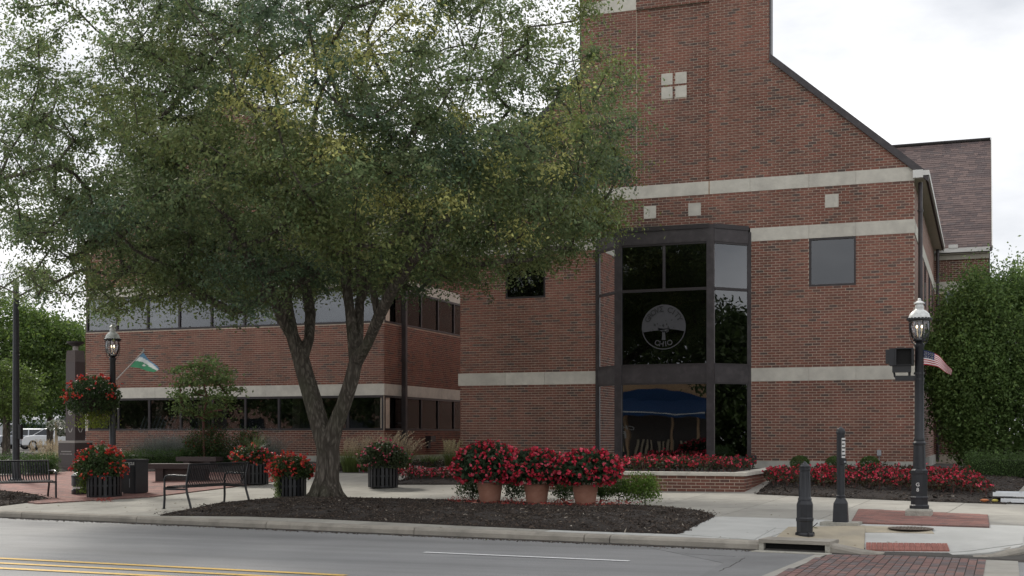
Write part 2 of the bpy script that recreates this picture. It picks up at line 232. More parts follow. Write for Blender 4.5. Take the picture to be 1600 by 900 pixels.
# ------------------------------------------------------------------ mesh + object helpers
class MB:
    def __init__(s): s.v = []; s.f = []; s.m = []; s.cur = 0
    def add(s, vs, fs):
        b = len(s.v); s.v += [tuple(v) for v in vs]; s.f += [tuple(b + i for i in f) for f in fs]; s.m += [s.cur] * len(fs); return s
    def box(s, x0, x1, y0, y1, z0, z1):
        return s.add([(x0, y0, z0), (x1, y0, z0), (x1, y1, z0), (x0, y1, z0), (x0, y0, z1), (x1, y0, z1), (x1, y1, z1), (x0, y1, z1)],
                     [(0, 3, 2, 1), (4, 5, 6, 7), (0, 1, 5, 4), (1, 2, 6, 5), (2, 3, 7, 6), (3, 0, 4, 7)])
    def obox(s, c, ax, ay, az):      # oriented box: centre and three half vectors
        c = Vector(c); ax = Vector(ax); ay = Vector(ay); az = Vector(az)
        vs = [c + ax * i + ay * j + az * k for k in (-1, 1) for j in (-1, 1) for i in (-1, 1)]
        return s.add(vs, [(0, 2, 3, 1), (4, 5, 7, 6), (0, 1, 5, 4), (1, 3, 7, 5), (3, 2, 6, 7), (2, 0, 4, 6)])
    def beam(s, a, b, w, h, up=(0, 0, 1)):
        a = Vector(a); b = Vector(b); d = b - a; t = d.normalized(); r = t.cross(Vector(up)).normalized(); u = r.cross(t)
        return s.obox((a + b) / 2, d / 2, r * w / 2, u * h / 2)
    def prism(s, poly, z0, z1):      # poly ccw xy
        n = len(poly); vs = [(p[0], p[1], z0) for p in poly] + [(p[0], p[1], z1) for p in poly]
        return s.add(vs, [tuple(range(n - 1, -1, -1)), tuple(range(n, 2 * n))] + [(i, (i + 1) % n, n + (i + 1) % n, n + i) for i in range(n)])
    def xprism(s, poly, a, b):       # 3d polygon extruded by vector
        n = len(poly); v = Vector(b); vs = [Vector(p) for p in poly]; vs += [p + v for p in vs]
        return s.add(vs, [tuple(range(n)), tuple(range(2 * n - 1, n - 1, -1))] + [(i, n + i, n + (i + 1) % n, (i + 1) % n) for i in range(n)])
    def lathe(s, prof, n=16, c=(0, 0, 0), rot=0, caps=True, sx=1, sy=1):
        vs = []
        for r, z in prof:
            for i in range(n): a = rot + 2 * math.pi * i / n; vs.append((c[0] + r * math.cos(a) * sx, c[1] + r * math.sin(a) * sy, c[2] + z))
        fs = []
        for k in range(len(prof) - 1):
            for i in range(n): j = (i + 1) % n; fs.append((k * n + i, k * n + j, (k + 1) * n + j, (k + 1) * n + i))
        if caps: fs += [tuple(range(n - 1, -1, -1)), tuple((len(prof) - 1) * n + i for i in range(n))]
        return s.add(vs, fs)
    def tube(s, pts, r, n=8, caps=True):
        pts = [Vector(p) for p in pts]; rr = r if isinstance(r, (list, tuple)) else [r] * len(pts)
        vs = []; ref = None
        for k, p in enumerate(pts):
            t = (pts[min(k + 1, len(pts) - 1)] - pts[max(k - 1, 0)]).normalized()
            if ref is None: ref = t.orthogonal().normalized()
            ref = (ref - t * ref.dot(t)); ref = ref.normalized() if ref.length > 1e-6 else t.orthogonal().normalized()
            b = t.cross(ref)
            for i in range(n): a = 2 * math.pi * i / n; vs.append(p + (ref * math.cos(a) + b * math.sin(a)) * rr[k])
        fs = []
        for k in range(len(pts) - 1):
            for i in range(n): j = (i + 1) % n; fs.append((k * n + i, k * n + j, (k + 1) * n + j, (k + 1) * n + i))
        if caps: fs += [tuple(range(n - 1, -1, -1)), tuple((len(pts) - 1) * n + i for i in range(n))]
        return s.add(vs, fs)
    def mesh(s, name, mats, smooth=False):
        me = bpy.data.meshes.new(name); me.from_pydata(s.v, [], s.f)
        for m in (mats if isinstance(mats, (list, tuple)) else [mats]): me.materials.append(m)
        if any(s.m): me.polygons.foreach_set('material_index', s.m)
        if smooth: me.polygons.foreach_set('use_smooth', [True] * len(me.polygons)); me.set_sharp_from_angle(angle=R(38))
        me.update(); return me
def link(name, me, parent=None):
    o = bpy.data.objects.new(name, me); COL.objects.link(o)
    if parent is not None:
        o.parent = parent
        if 'wp' in parent: o.matrix_parent_inverse = Matrix.Translation(-Vector(parent.location))
    return o
def part(name, mb, m, parent=None, smooth=False, label=None, stuff=False):
    me = mb.mesh(name, m, smooth) if isinstance(mb, MB) else mb
    o = link(name, me, parent)
    if label: o['label'] = label
    if stuff: o['kind'] = 'stuff'
    return o
def thing(name, label, cat, loc=(0, 0, 0), rz=0, group=None, world=False):
    o = bpy.data.objects.new(name, None); COL.objects.link(o); o.location = loc; o.rotation_euler = (0, 0, rz); o.empty_display_size = .2
    o['label'] = label; o['category'] = cat
    if group: o['group'] = group
    if world: o['wp'] = 1
    return o
def tag(o, label, cat, group=None, kind=None):
    o['label'] = label; o['category'] = cat
    if group: o['group'] = group
    if kind: o['kind'] = kind
    return o
def struct(o): o['kind'] = 'structure'; return o
def dup(root, loc=None, rz=None, label=None):
    r = root.copy(); COL.objects.link(r)
    if loc is not None: r.location = loc
    if rz is not None: r.rotation_euler = (0, 0, rz)
    if label: r['label'] = label
    for ch in list(root.children):
        c = ch.copy(); COL.objects.link(c); c.parent = r
        for g in list(ch.children): q = g.copy(); COL.objects.link(q); q.parent = c
    return r
def np_mesh(name, V, Fq, mats, col=None, nper=4):
    """V (n,3), Fq (m,4) int; col per vertex (n,3)"""
    me = bpy.data.meshes.new(name); V = np.asarray(V, np.float32); Fq = np.asarray(Fq, np.int32)
    me.vertices.add(len(V)); me.vertices.foreach_set('co', V.ravel()); me.loops.add(Fq.size); me.loops.foreach_set('vertex_index', Fq.ravel())
    me.polygons.add(len(Fq)); me.polygons.foreach_set('loop_start', np.arange(0, Fq.size, Fq.shape[1], dtype=np.int32))
    me.update(calc_edges=True)
    if col is not None:
        a = me.color_attributes.new('Col', 'FLOAT_COLOR', 'POINT'); c4 = np.ones((len(V), 4), np.float32); c4[:, :3] = col; a.data.foreach_set('color', c4.ravel())
    me.shade_flat(); me.materials.append(mats); return me
def rnd_dirs(n):
    v = RNG.normal(size=(n, 3)); return v / np.linalg.norm(v, axis=1)[:, None]
def leaves(name, P, size, col, mat_, aspect=.5, jit=.35, flat=0.0, up=None, dirs=None, nrm=None):
    """kite shaped leaf at each point"""
    P = np.asarray(P, float); n = len(P); d = rnd_dirs(n) if dirs is None else dirs
    if up is not None: d[:, 2] += up; d /= np.linalg.norm(d, axis=1)[:, None]
    if nrm is not None: d = np.cross(d, nrm); d /= (np.linalg.norm(d, axis=1)[:, None] + 1e-9)
    q = rnd_dirs(n) if nrm is None else nrm; w = np.cross(d, q); w /= (np.linalg.norm(w, axis=1)[:, None] + 1e-9)
    s = np.asarray(size) * np.exp(RNG.normal(size=n) * jit * .6); s = s[:, None]
    a = P - d * s * .5; b = P + w * s * aspect * .5; c = P + d * s * .5; e = P - w * s * aspect * .5
    V = np.stack([a, b, c, e], 1).reshape(-1, 3); Fq = np.arange(4 * n).reshape(n, 4)
    C = np.repeat(np.asarray(col), 4, axis=0)
    return np_mesh(name, V, Fq, mat_, C)
def boxes_mesh(name, B, mats, skipback=True):
    """B (n,9+3): centre(3), half-vectors a(3) b(3) c(3): b is depth axis, +b side (back) skipped"""
    B = np.asarray(B, float); n = len(B); c, a, b, z = B[:, 0:3], B[:, 3:6], B[:, 6:9], B[:, 9:12]
    V = np.stack([c + i * a + j * b + k * z for k in (-1, 1) for j in (-1, 1) for i in (-1, 1)], 1).reshape(-1, 3)
    q = np.array([(0, 1, 5, 4), (1, 3, 7, 5), (2, 0, 4, 6), (4, 5, 7, 6), (0, 2, 3, 1)])
    Fq = (np.arange(n)[:, None, None] * 8 + q[None]).reshape(-1, 4)
    return np_mesh(name, V, Fq, mats)
def noise3(P, s=1.0, seed=0):
    r = np.random.default_rng(seed); o = np.zeros(len(P))
    for k in range(7):
        v = r.normal(size=3) * s * (1 + k * .45); o += np.sin(P @ v + r.uniform(0, 6.28)) / (1 + k * .35)
    return o / 3.2
def text_mb(txt, size, mat_, depth=.002):
    c = bpy.data.curves.new('lettering', 'FONT'); c.body = txt; c.size = size; c.extrude = depth; c.align_x = 'CENTER'; c.align_y = 'CENTER'; c.resolution_u = 3; c.offset = size * .018
    o = bpy.data.objects.new('lettering', c); COL.objects.link(o); dg = bpy.context.evaluated_depsgraph_get(); dg.update()
    me = bpy.data.meshes.new_from_object(o.evaluated_get(dg)); bpy.data.objects.remove(o); bpy.data.curves.remove(c)
    me.name = 'lettering'; me.materials.clear(); me.materials.append(mat_); return me

# ------------------------------------------------------------------ ground, road, kerb, pavement
def W2(s, d): x, y = xy_of(s, d); return (x, y)
def drape(name, poly, zoff, m, grid=.5, th=.07, mound=0.0, mw=.5, rough=0.0, smooth=False, parent=None, zf=None):
    """polygon of world xy laid on the terrain, cut on a grid so that it follows it"""
    bm = bmesh.new(); f = bm.faces.new([bm.verts.new((p[0], p[1], 0)) for p in poly])
    xs = [p[0] for p in poly]; ys = [p[1] for p in poly]
    for ax, lo, hi in ((0, min(xs), max(xs)), (1, min(ys), max(ys))):
        v = lo + grid
        while v < hi:
            bmesh.ops.bisect_plane(bm, geom=bm.verts[:] + bm.edges[:] + bm.faces[:], plane_co=((v, 0, 0) if ax == 0 else (0, v, 0)), plane_no=((1, 0, 0) if ax == 0 else (0, 1, 0))); v += grid
    pv = [Vector((p[0], p[1])) for p in poly]
    def edged(q):
        b = 1e9
        for i in range(len(pv)):
            a, c = pv[i], pv[(i + 1) % len(pv)]; t = max(0, min(1, (q - a).dot(c - a) / (c - a).length_squared)); b = min(b, (a + (c - a) * t - q).length)
        return b
    for v in bm.verts:
        z = (zf or gz)(v.co.x, v.co.y) + zoff
        if mound: e = edged(v.co.xy); z += mound * (1 - math.exp(-e / mw)) + (rough * random.uniform(-1, 1) if e > .05 else 0)
        v.co.z = z
    bmesh.ops.recalc_face_normals(bm, faces=bm.faces[:])
    if bm.faces[:] and bm.faces[0].normal.z < 0: bmesh.ops.reverse_faces(bm, faces=bm.faces[:])
    be = [e for e in bm.edges if e.is_boundary]; r = bmesh.ops.extrude_edge_only(bm, edges=be)
    for g in r['geom']:
        if isinstance(g, bmesh.types.BMVert): g.co.z -= th
    me = bpy.data.meshes.new(name); bm.to_mesh(me); bm.free(); me.materials.append(m)
    if smooth: me.polygons.foreach_set('use_smooth', [True] * len(me.polygons))
    return link(name, me, parent)

mb = MB()
rows = [(-.35, -.12), (0, -.10), (6, 0), (8.6, 0), (13.2, 0), (250, 0)]; svals = [-260, -60, -20, 0, 10, 18.7]
for k in range(len(rows) - 1):
    for j in range(len(svals) - 1):
        vs = []
        for (s, (d, oz)) in ((svals[j], rows[k]), (svals[j + 1], rows[k]), (svals[j + 1], rows[k + 1]), (svals[j], rows[k + 1])):
            x, y = xy_of(s, d); g_ = .13 + .035 * min(max(d, 0), 6) + .05 * max(0, min(d - 6, 7.2)); vs.append((x, y, g_ - (.10 if d < 9 else .03) if d >= 0 else -.12))
        mb.add(vs, [(0, 1, 2, 3)])
struct(part('terrain', mb, M['soil']))
mb = MB(); mb.add([(-900, -900, -.16), (900, -900, -.16), (900, 900, -.16), (-900, 900, -.16)], [(0, 1, 2, 3)]); struct(part('ground', mb, M['grassg']))
mb = MB(); 
for j in range(30):
    s0, s1 = -220 + j * 10, -210 + j * 10; a, b, c, d = W2(s0, -12.6), W2(s1, -12.6), W2(s1, .02), W2(s0, .02); mb.add([(*a, 0), (*b, 0), (*c, 0), (*d, 0)], [(0, 1, 2, 3)])
road = struct(part('road', mb, M['asphalt']))
mb = MB(); mb.add([(*W2(18.7, 0), -.004), (*W2(30, 0), -.004), (*W2(30, 120), -.004), (*W2(18.7, 120), -.004)], [(0, 1, 2, 3)]); struct(part('side_street', mb, M['asphalt2']))
mb = MB(); mb.add([(*W2(-220, -60), .12), (*W2(60, -60), .12), (*W2(60, -12.6), .12), (*W2(-220, -12.6), .12), (*W2(60, -12.6), 0), (*W2(-220, -12.6), 0)], [(0, 1, 2, 3), (3, 2, 4, 5)])
struct(part('far_pavement', mb, M['newconc']))
# lighter worn gutter apron on the right of the road, in front of the kerb
ap = [atz(1015, 856, 0), atz(1290, 867, 0), atz(1215, 899, 0), atz(1120, 960, 0), atz(1040, 930, 0), atz(1130, 880, 0)]
zero = lambda x, y: 0
struct(drape('gutter_apron', [p[:2] for p in ap], .004, M['aged_asphalt'] if 'aged_asphalt' in M else M['asphalt2'], 2, .003, zf=zero))
# asphalt seam crack sealed lines
mb = MB(); random.seed(3)
for (px, py, qx, qy) in ((1125, 893, 1150, 880), (1150, 880, 1163, 872), (1070, 866, 1150, 870)):
    a = Vector(atz(px, py, .0)); b = Vector(atz(qx, qy, .0)); n = 10; pts = [a.lerp(b, k / n) + Vector((random.uniform(-.02, .02), random.uniform(-.03, .03), 0)) for k in range(n + 1)]
    for k in range(n): mb.beam(pts[k], pts[k + 1], .012, .010)
tag(part('road_crack', mb, M['mulch']), 'thin dark cracks running across the grey asphalt lane', 'crack')['kind'] = 'stuff'
# painted lines
def line_px(p, q, w, m, name, ext=0):
    a = Vector(atz(*p, 0)); b = Vector(atz(*q, 0)); t = (b - a).normalized(); n = Vector((-t.y, t.x, 0)) * w / 2; a -= t * ext
    mb = MB(); mb.add([a - n + Vector((0, 0, .008)), b - n + Vector((0, 0, .008)), b + n + Vector((0, 0, .008)), a + n + Vector((0, 0, .008))], [(0, 1, 2, 3)]); return struct(part(name, mb, m))
line_px((663, 863.5), (983, 877.3), .11, M['whitepaint'], 'white_lane_line')
for (p, q) in (((0, 873), (540, 899.8)), ((0, 880.5), (450, 902.5)), ((0, 888.5), (400, 908))): line_px(p, q, .135, M['yellow'], 'yellow_centre_line', 60)

# kerb, cast in lengths
def kerb_piece(pts, z0=-.1, name='kerb_stone'):      # pts: (s, d, top)
    mb = MB(); ring = []
    for i, (s, d, t) in enumerate(pts):
        a = pts[max(i - 1, 0)]; b = pts[min(i + 1, len(pts) - 1)]; tx, ty = b[0] - a[0], b[1] - a[1]; l = math.hypot(tx, ty); nx, ny = ty / l, -tx / l   # towards road
        prof = [(.03, z0), (.025, max(.01, t - .045)), (.0, max(.012, t - .012)), (-.03, t), (-.17, t + .004), (-.17, z0)]
        for (o, z) in prof: x, y = xy_of(s + nx * o, d + ny * o); ring.append((x, y, z))
    n = 6; fs = []
    for i in range(len(pts) - 1):
        for k in range(n): j = (k + 1) % n; fs.append((i * n + k, (i + 1) * n + k, (i + 1) * n + j, i * n + j))
    fs += [tuple(range(n)), tuple((len(pts) - 1) * n + i for i in range(n - 1, -1, -1))]
    mb.add(ring, fs); return struct(part(name, mb, M['kerb']))
kb = [s for s in np.arange(-60, 12.6, 3.02)] + [12.9, 15.18]
for a, b in zip(kb[:-1], kb[1:]): kerb_piece([(a + .008, 0, .13), ((a + b) / 2, 0, .13), (b - .008, 0, .13)])
kerb_piece([(16.18, 0, .13), (16.6, -.02, .06), (17.0, -.02, .018)]); kerb_piece([(17.01, -.02, .018), (17.5, -.02, .018), (17.9, 0, .02), (18.2, .12, .05)])
kerb_piece([(18.21, .12, .05), (18.5, .45, .12), (18.66, .95, .14), (18.72, 1.6, .16)]); kerb_piece([(18.72, 1.61, .16), (18.72, 4, .26), (18.72, 7, .36)]); kerb_piece([(18.72, 7.01, .36), (18.72, 14, .7), (18.72, 60, .7)])
# pavement slabs
dr = [.15, 1.72, 3.30, 4.88, 6.46, 8.04, 9.62, 11.2]; sc_ = list(np.arange(-33.0, 18.7, 1.72))
for i in range(len(sc_)):
    for k in range(len(dr) - 1):
        a, b = sc_[i] + .007, (sc_[i + 1] if i + 1 < len(sc_) else 18.55) - .007; c, d = dr[k] + .007, dr[k + 1] - .007
        if k == 0 and a > 14.2: continue
        cx, cy = xy_of((a + b) / 2, (c + d) / 2)
        if cy > 31.5 and cx > -13.6: continue
        bright = (k in (0, 1) and a > 11) 
        struct(drape('paving_slab', [W2(a, c), W2(b, c), W2(b, d), W2(a, d)], 0, M['newconc'] if bright else M['concrete'], .9, .08))
# corner panels around inlet and ramp
def pan(name, px, m, off=.006, grid=.4): return struct(drape(name, [tuple(G(*p)[:2]) for p in px], off, m, grid, .06))
struct(drape('corner_panel', [W2(14.1, .15), W2(15.17, .15), W2(15.17, .45), W2(16.2, .45), W2(16.2, .15), W2(18.2, .22), W2(18.5, .6), W2(18.6, 1.2), W2(18.6, 1.73), W2(14.1, 1.73)], -.004, M['newconc'], .35, .05))
pan('pale_panel', [(1098, 817), (1212, 825), (1178, 844), (1058, 835)], M['newconc'], .008)
pan('tan_panel', [(1232, 824), (1352, 822), (1350, 861), (1300, 852), (1206, 847)], M['tanconc'], .010, .2)
pan('manhole_panel', [(1352, 823), (1450, 825), (1460, 835), (1352, 832)], M['tanconc'], .012)
pan('ramp_panel', [(1352, 833), (1600, 834), (1598, 850), (1510, 862), (1352, 862)], M['newconc'], .008, .2)

def pieces(parent_obj, B, name, m_multi, m_single, nmax=300, stuffname='small_bricks', focus=None, label=None):
    """nearest full size pieces as objects of their own sharing one mesh, the rest joined"""
    B = np.asarray(B, float); la = np.linalg.norm(B[:, 3:6], axis=1); full = la > la.max() * .97
    d = np.linalg.norm(B[:, :3] - np.array([0, 0, CZ]), axis=1) + np.where(full, 0, 1e6); order = np.argsort(d); sing = order[:nmax]; sing = sing[full[sing]]
    rest = np.setdiff1d(np.arange(len(B)), sing)
    b0 = B[sing[0]]; me = boxes_mesh(name, np.concatenate([[0, 0, 0], [np.linalg.norm(b0[3:6]), 0, 0], [0, np.linalg.norm(b0[6:9]), 0], [0, 0, np.linalg.norm(b0[9:12])]])[None], m_single)
    for i in sing:
        b = B[i]; o = link(name, me, parent_obj)
        X = Vector(b[3:6]).normalized(); Y = Vector(b[6:9]).normalized(); Z = Vector(b[9:12]).normalized()
        mt = Matrix((X, Y, Z)).transposed().to_4x4(); mt.translation = Vector(b[0:3])
        if abs(mt.to_3x3().determinant() - 1) > .2: Y = -Y; mt = Matrix((X, Y, Z)).transposed().to_4x4(); mt.translation = Vector(b[0:3])
        o.location = mt.translation; o.rotation_euler = mt.to_euler()
    if len(rest):
        o = link(stuffname, boxes_mesh(stuffname, B[rest], m_multi), parent_obj); o['kind'] = 'stuff'
def inpoly(x, y, P):
    c = False
    for i in range(len(P)):
        a, b = P[i], P[i - 1]
        if (a[1] > y) != (b[1] > y) and x < (b[0] - a[0]) * (y - a[1]) / (b[1] - a[1]) + a[0]: c = not c
    return c
def pave(name, poly, dirv, lx, ly, zoff, mm, ms, zf=gz, gap=.004, basemat='redbase', stuffname='paving_bricks', pname='paving_brick', nmax=300, jz=.0006):
    base = struct(drape(name, poly, zoff + (.0010 if basemat == 'redbase' else -.003), M[basemat], .5, .03, zf=zf))
    u = Vector(dirv).normalized(); v = Vector((-u.y, u.x)); o = Vector(poly[0]); cs = [(Vector(p) - o) for p in poly]
    us = [c.dot(u) for c in cs]; vs_ = [c.dot(v) for c in cs]; B = []; r = 0; vv = min(vs_)
    while vv < max(vs_):
        uu = min(us) - (lx / 2 if r % 2 else 0); vm = vv + ly / 2; xs_ = []
        for i in range(len(cs)):
            v0, v1, u0, u1 = vs_[i - 1], vs_[i], us[i - 1], us[i]
            if (v0 > vm) != (v1 > vm): xs_.append(u0 + (u1 - u0) * (vm - v0) / (v1 - v0))
        if len(xs_) < 2: vv += ly; r += 1; continue
        ua, ub = min(xs_), max(xs_)
        while uu < max(us):
            p_, q_ = max(uu, ua), min(uu + lx, ub); c = o + u * ((p_ + q_) / 2) + v * vm
            if q_ - p_ > .03:
                z = zf(c.x, c.y); gx = (zf(c.x + u.x * .05, c.y + u.y * .05) - z) / .05; gy = (zf(c.x + v.x * .05, c.y + v.y * .05) - z) / .05
                a = Vector((u.x, u.y, gx)).normalized() * ((q_ - p_) / 2 - gap / 2); b = Vector((v.x, v.y, gy)).normalized() * (ly / 2 - gap / 2); n = a.cross(b).normalized() * .01
                B.append([c.x, c.y, z + zoff - .008 + random.uniform(-jz, jz) * .5, *a, *b, *n])
            uu += lx
        vv += ly; r += 1
    B = np.array(B)
    pieces(base, B, pname, M[mm], M[ms], nmax, stuffname)
    return base
def gp2(pts): return [tuple(G(*p)[:2]) for p in pts]
KDt = (KD.x, KD.y)
pave('brick_panel', gp2([(1330, 818), (1546, 825), (1543, 806), (1342, 797)]), KDt, .203, .10, .022, 'redp', 'redp1', nmax=120)
plz = gp2([(0, 780), (60, 788), (240, 777), (330, 766), (400, 757), (500, 744), (440, 736), (190, 733), (0, 744)])
pave('brick_plaza', plz, KDt, .21, .105, .022, 'redp', 'redp1', nmax=240)
cwl, cwr = atz(1290, 868.5, 0), atz(1537, 870, 0); cl2, cr2 = atz(1210, 902, 0), atz(1531, 902, 0)
ex = lambda a, b, k: (a[0] + (b[0] - a[0]) * k, a[1] + (b[1] - a[1]) * k)
cw = [ex(cwl, cl2, 2.0), ex(cwr, cr2, 2.0), cwr[:2], cwl[:2]]
pave('crosswalk', cw, (cr2[0] - cwr[0], cr2[1] - cwr[1]), .21, .105, .016, 'paver', 'paver1', zf=zero, gap=.010, basemat='mulch', pname='paver', stuffname='pavers', jz=.002)
sp = [cwr[:2], ex(cwr, cr2, 2), (ex(cwr, cr2, 2)[0] + .42, ex(cwr, cr2, 2)[1]), (cwr[0] + .42, cwr[1] + .02)]
struct(drape('crosswalk_border', sp[::-1], .012, M['concrete'], 2, .01, zf=zero))
sp2 = [cwl[:2], (cwl[0] - .14, cwl[1]), (ex(cwl, cl2, 2)[0] - .14, ex(cwl, cl2, 2)[1]), ex(cwl, cl2, 2)]
struct(drape('crosswalk_border', sp2, .012, M['concrete'], 2, .01, zf=zero))
# tactile paving: bricks with raised ridges
tp = [Vector(p) for p in gp2([(1353, 862), (1484, 863), (1480, 852), (1353, 850.5)])]
tb = thing('tactile_paving', 'red ribbed tactile brick strip at the dropped kerb', 'tactile paving', (*((tp[0] + tp[2]) / 2), gz(*((tp[0] + tp[2]) / 2))), world=True)
nu, nv = 15, 2
for j in range(nv):
    for i in range(nu):
        def bl(a, b): return (tp[0].lerp(tp[1], a)).lerp(tp[3].lerp(tp[2], a), b)
        a0, a1, b0, b1 = (i + .03) / nu, (i + .97) / nu, (j + .03) / nv, (j + .97) / nv; q = [bl(a0, b0), bl(a1, b0), bl(a1, b1), bl(a0, b1)]; mb = MB()
        vs = [(p.x, p.y, gz(p.x, p.y) + .005) for p in q] + [(p.x, p.y, gz(p.x, p.y) + .03) for p in q]; mb.add(vs, [(4, 5, 6, 7), (0, 1, 5, 4), (1, 2, 6, 5), (2, 3, 7, 6), (3, 0, 4, 7)])
        for k in (.28, .72):
            for l in (.2, .5, .8):
                c = bl((i + k) / nu, (j + l) / nv); mb.lathe([(.016, 0), (.010, .008)], 6, (c.x, c.y, gz(c.x, c.y) + .03))
        part('tactile_brick', mb, M['tact'], tb)
# manhole cover
c = G(1423, 827); mh = thing('manhole_cover', 'round cast iron manhole cover set in a tan concrete panel', 'manhole cover', c, world=True)
mb = MB(); mb.lathe([(.33, .012), (.33, .020), (.30, .022)], 32, c); part('rim', mb, M['iron'], mh)
mb = MB(); mb.lathe([(.295, .012), (.295, .020)], 32, c)
for i in range(-5, 6):
    for j in range(-5, 6):
        if math.hypot(i, j) < 5.2: mb.box(c.x + i * .05 - .015, c.x + i * .05 + .015, c.y + j * .05 - .015, c.y + j * .05 + .015, c.z + .018, c.z + .027)
part('lid', mb, M['iron'], mh)
# storm drain inlet in the kerb
i0, i1 = 15.2, 16.16
P0 = xy_of((i0 + i1) / 2, .2); dn = thing('storm_drain', 'kerb inlet drain with a grey concrete hood over a dark slot', 'storm drain', (*P0, .1), world=True)
def sdbox(mb, s0, s1, d0, d1, z0, z1): mb.prism([W2(s0, d0), W2(s1, d0), W2(s1, d1), W2(s0, d1)], z0, z1)
mb = MB(); sdbox(mb, i0 - .02, i1 + .02, -.05, .46, .115, .165); part('hood', mb, M['kerb'], dn)
mb = MB(); sdbox(mb, i0 - .02, i0 + .05, -.04, .4, -.1, .114); part('side_wall', mb, M['padconc'], dn); mb = MB(); sdbox(mb, i1 - .05, i1 + .02, -.04, .4, -.1, .114); part('side_wall', mb, M['padconc'], dn)
mb = MB(); sdbox(mb, i0 + .051, i1 - .051, .05, .4, -.1, .113); part('slot_shade', mb, M['void'], dn)  # near-black block stands in for the shade inside the slot
mb = MB(); sdbox(mb, i0 - .05, i1 + .05, -.30, -.045, -.02, .012); part('gutter_lip', mb, M['padconc'], dn)

# mulch beds
MB1 = gp2([(250, 806), (300, 797), (330, 790), (420, 782), (480, 779), (560, 781), (700, 784), (870, 789), (960, 791), (1050, 795), (1100, 801), (1117, 807), (1062, 835), (900, 829.5), (700, 820.5), (500, 811), (380, 807)][::-1])
MB2 = gp2([(1182, 772.5), (1250, 775.5), (1400, 782), (1500, 785.5), (1572, 788)]) + [(1.2, 32.5), (-4.75, 32.5)]
MB3 = gp2([(-60, 800), (0, 791), (42, 786), (78, 780), (55, 774), (0, 768), (-60, 768)])
MB4 = gp2([(612, 757.5), (735, 757.5), (800, 757.5), (960, 757)]) + [(-9.0, 32.5), (-13.6, 32.5), (-14.3, 31.2)]
MB5 = [(-29, 31.2), (-18.0, 30.6), (-17.2, 31.6), (-17.5, 35.8), (-29, 35.8)]
def chips(name, poly, n, m, zadd, size=.022, parent=None, far=None):
    P = []; xs = [p[0] for p in poly]; ys = [p[1] for p in poly]; pv = [Vector(p) for p in poly]
    while len(P) < n:
        x, y = random.uniform(min(xs), max(xs)), random.uniform(min(ys), max(ys))
        if inpoly(x, y, poly): P.append((x, y))
    for _ in range(n // 45):      # a few spill over the edge
        i = random.randrange(len(pv)); a, c = pv[i - 1], pv[i]; q = a.lerp(c, random.random()); P.append((q.x + random.gauss(0, .07), q.y + random.gauss(0, .07)))
    B = []
    for x, y in P:
        q = Vector((x, y)); e = 1e9
        for i in range(len(pv)):
            a, c = pv[i], pv[(i + 1) % len(pv)]; t = max(0, min(1, (q - a).dot(c - a) / (c - a).length_squared)); e = min(e, (a + (c - a) * t - q).length)
        z = gz(x, y) + zadd[0] + zadd[1] * (1 - math.exp(-e / .5)); m3 = Matrix.Rotation(random.uniform(0, 6.28), 3, 'Z') @ Matrix.Rotation(random.gauss(0, .5), 3, 'X') @ Matrix.Rotation(random.gauss(0, .5), 3, 'Y')
        l = size * math.exp(random.gauss(0, .45)); a, b, c = m3 @ Vector((l, 0, 0)), m3 @ Vector((0, l * .45, 0)), m3 @ Vector((0, 0, l * .18)); B.append([x, y, z, *a, *b, *c])
    B = np.array(B); c, a, b, z = B[:, 0:3], B[:, 3:6], B[:, 6:9], B[:, 9:12]; V = np.stack([c - a - b * .7, c + b, c + a - b * .4, c + z * 2.2 - b * .2], 1).reshape(-1, 3)
    q = np.array([(0, 2, 3), (2, 1, 3), (1, 0, 3)]); o = link(name, np_mesh(name, V, (np.arange(len(B))[:, None, None] * 4 + q[None]).reshape(-1, 3), m), parent); o['kind'] = 'stuff'; return o
for nm, pl, n in (('mulch_bed', MB1, 60000), ('mulch_bed', MB2, 14000), ('mulch_bed', MB3, 6000), ('mulch_bed', MB4, 4000), ('mulch_bed', MB5, 2000)):
    b = struct(drape(nm, pl, .012, M['mulch'], .22, .06, .11, .45, .010, smooth=True)); chips('wood_chips', pl, n, M['chip'], (.015, .11), .016 if n > 20000 else .022, b)
PT = gp2([(700, 794), (700, 786), (960, 792), (1010, 797), (930, 801), (800, 799)])
tag(chips('fallen_petals', PT, 1300, M['petal'], (.13, .0), .017), 'scattered red fallen petals on the dark mulch around the clay pots', 'petals')
tag(chips('fallen_petals', gp2([(150, 786), (178, 787), (175, 780), (152, 780)]), 70, M['petal'], (.035, 0), .022), 'few orange red petals on the pavement below the left planter', 'petals')

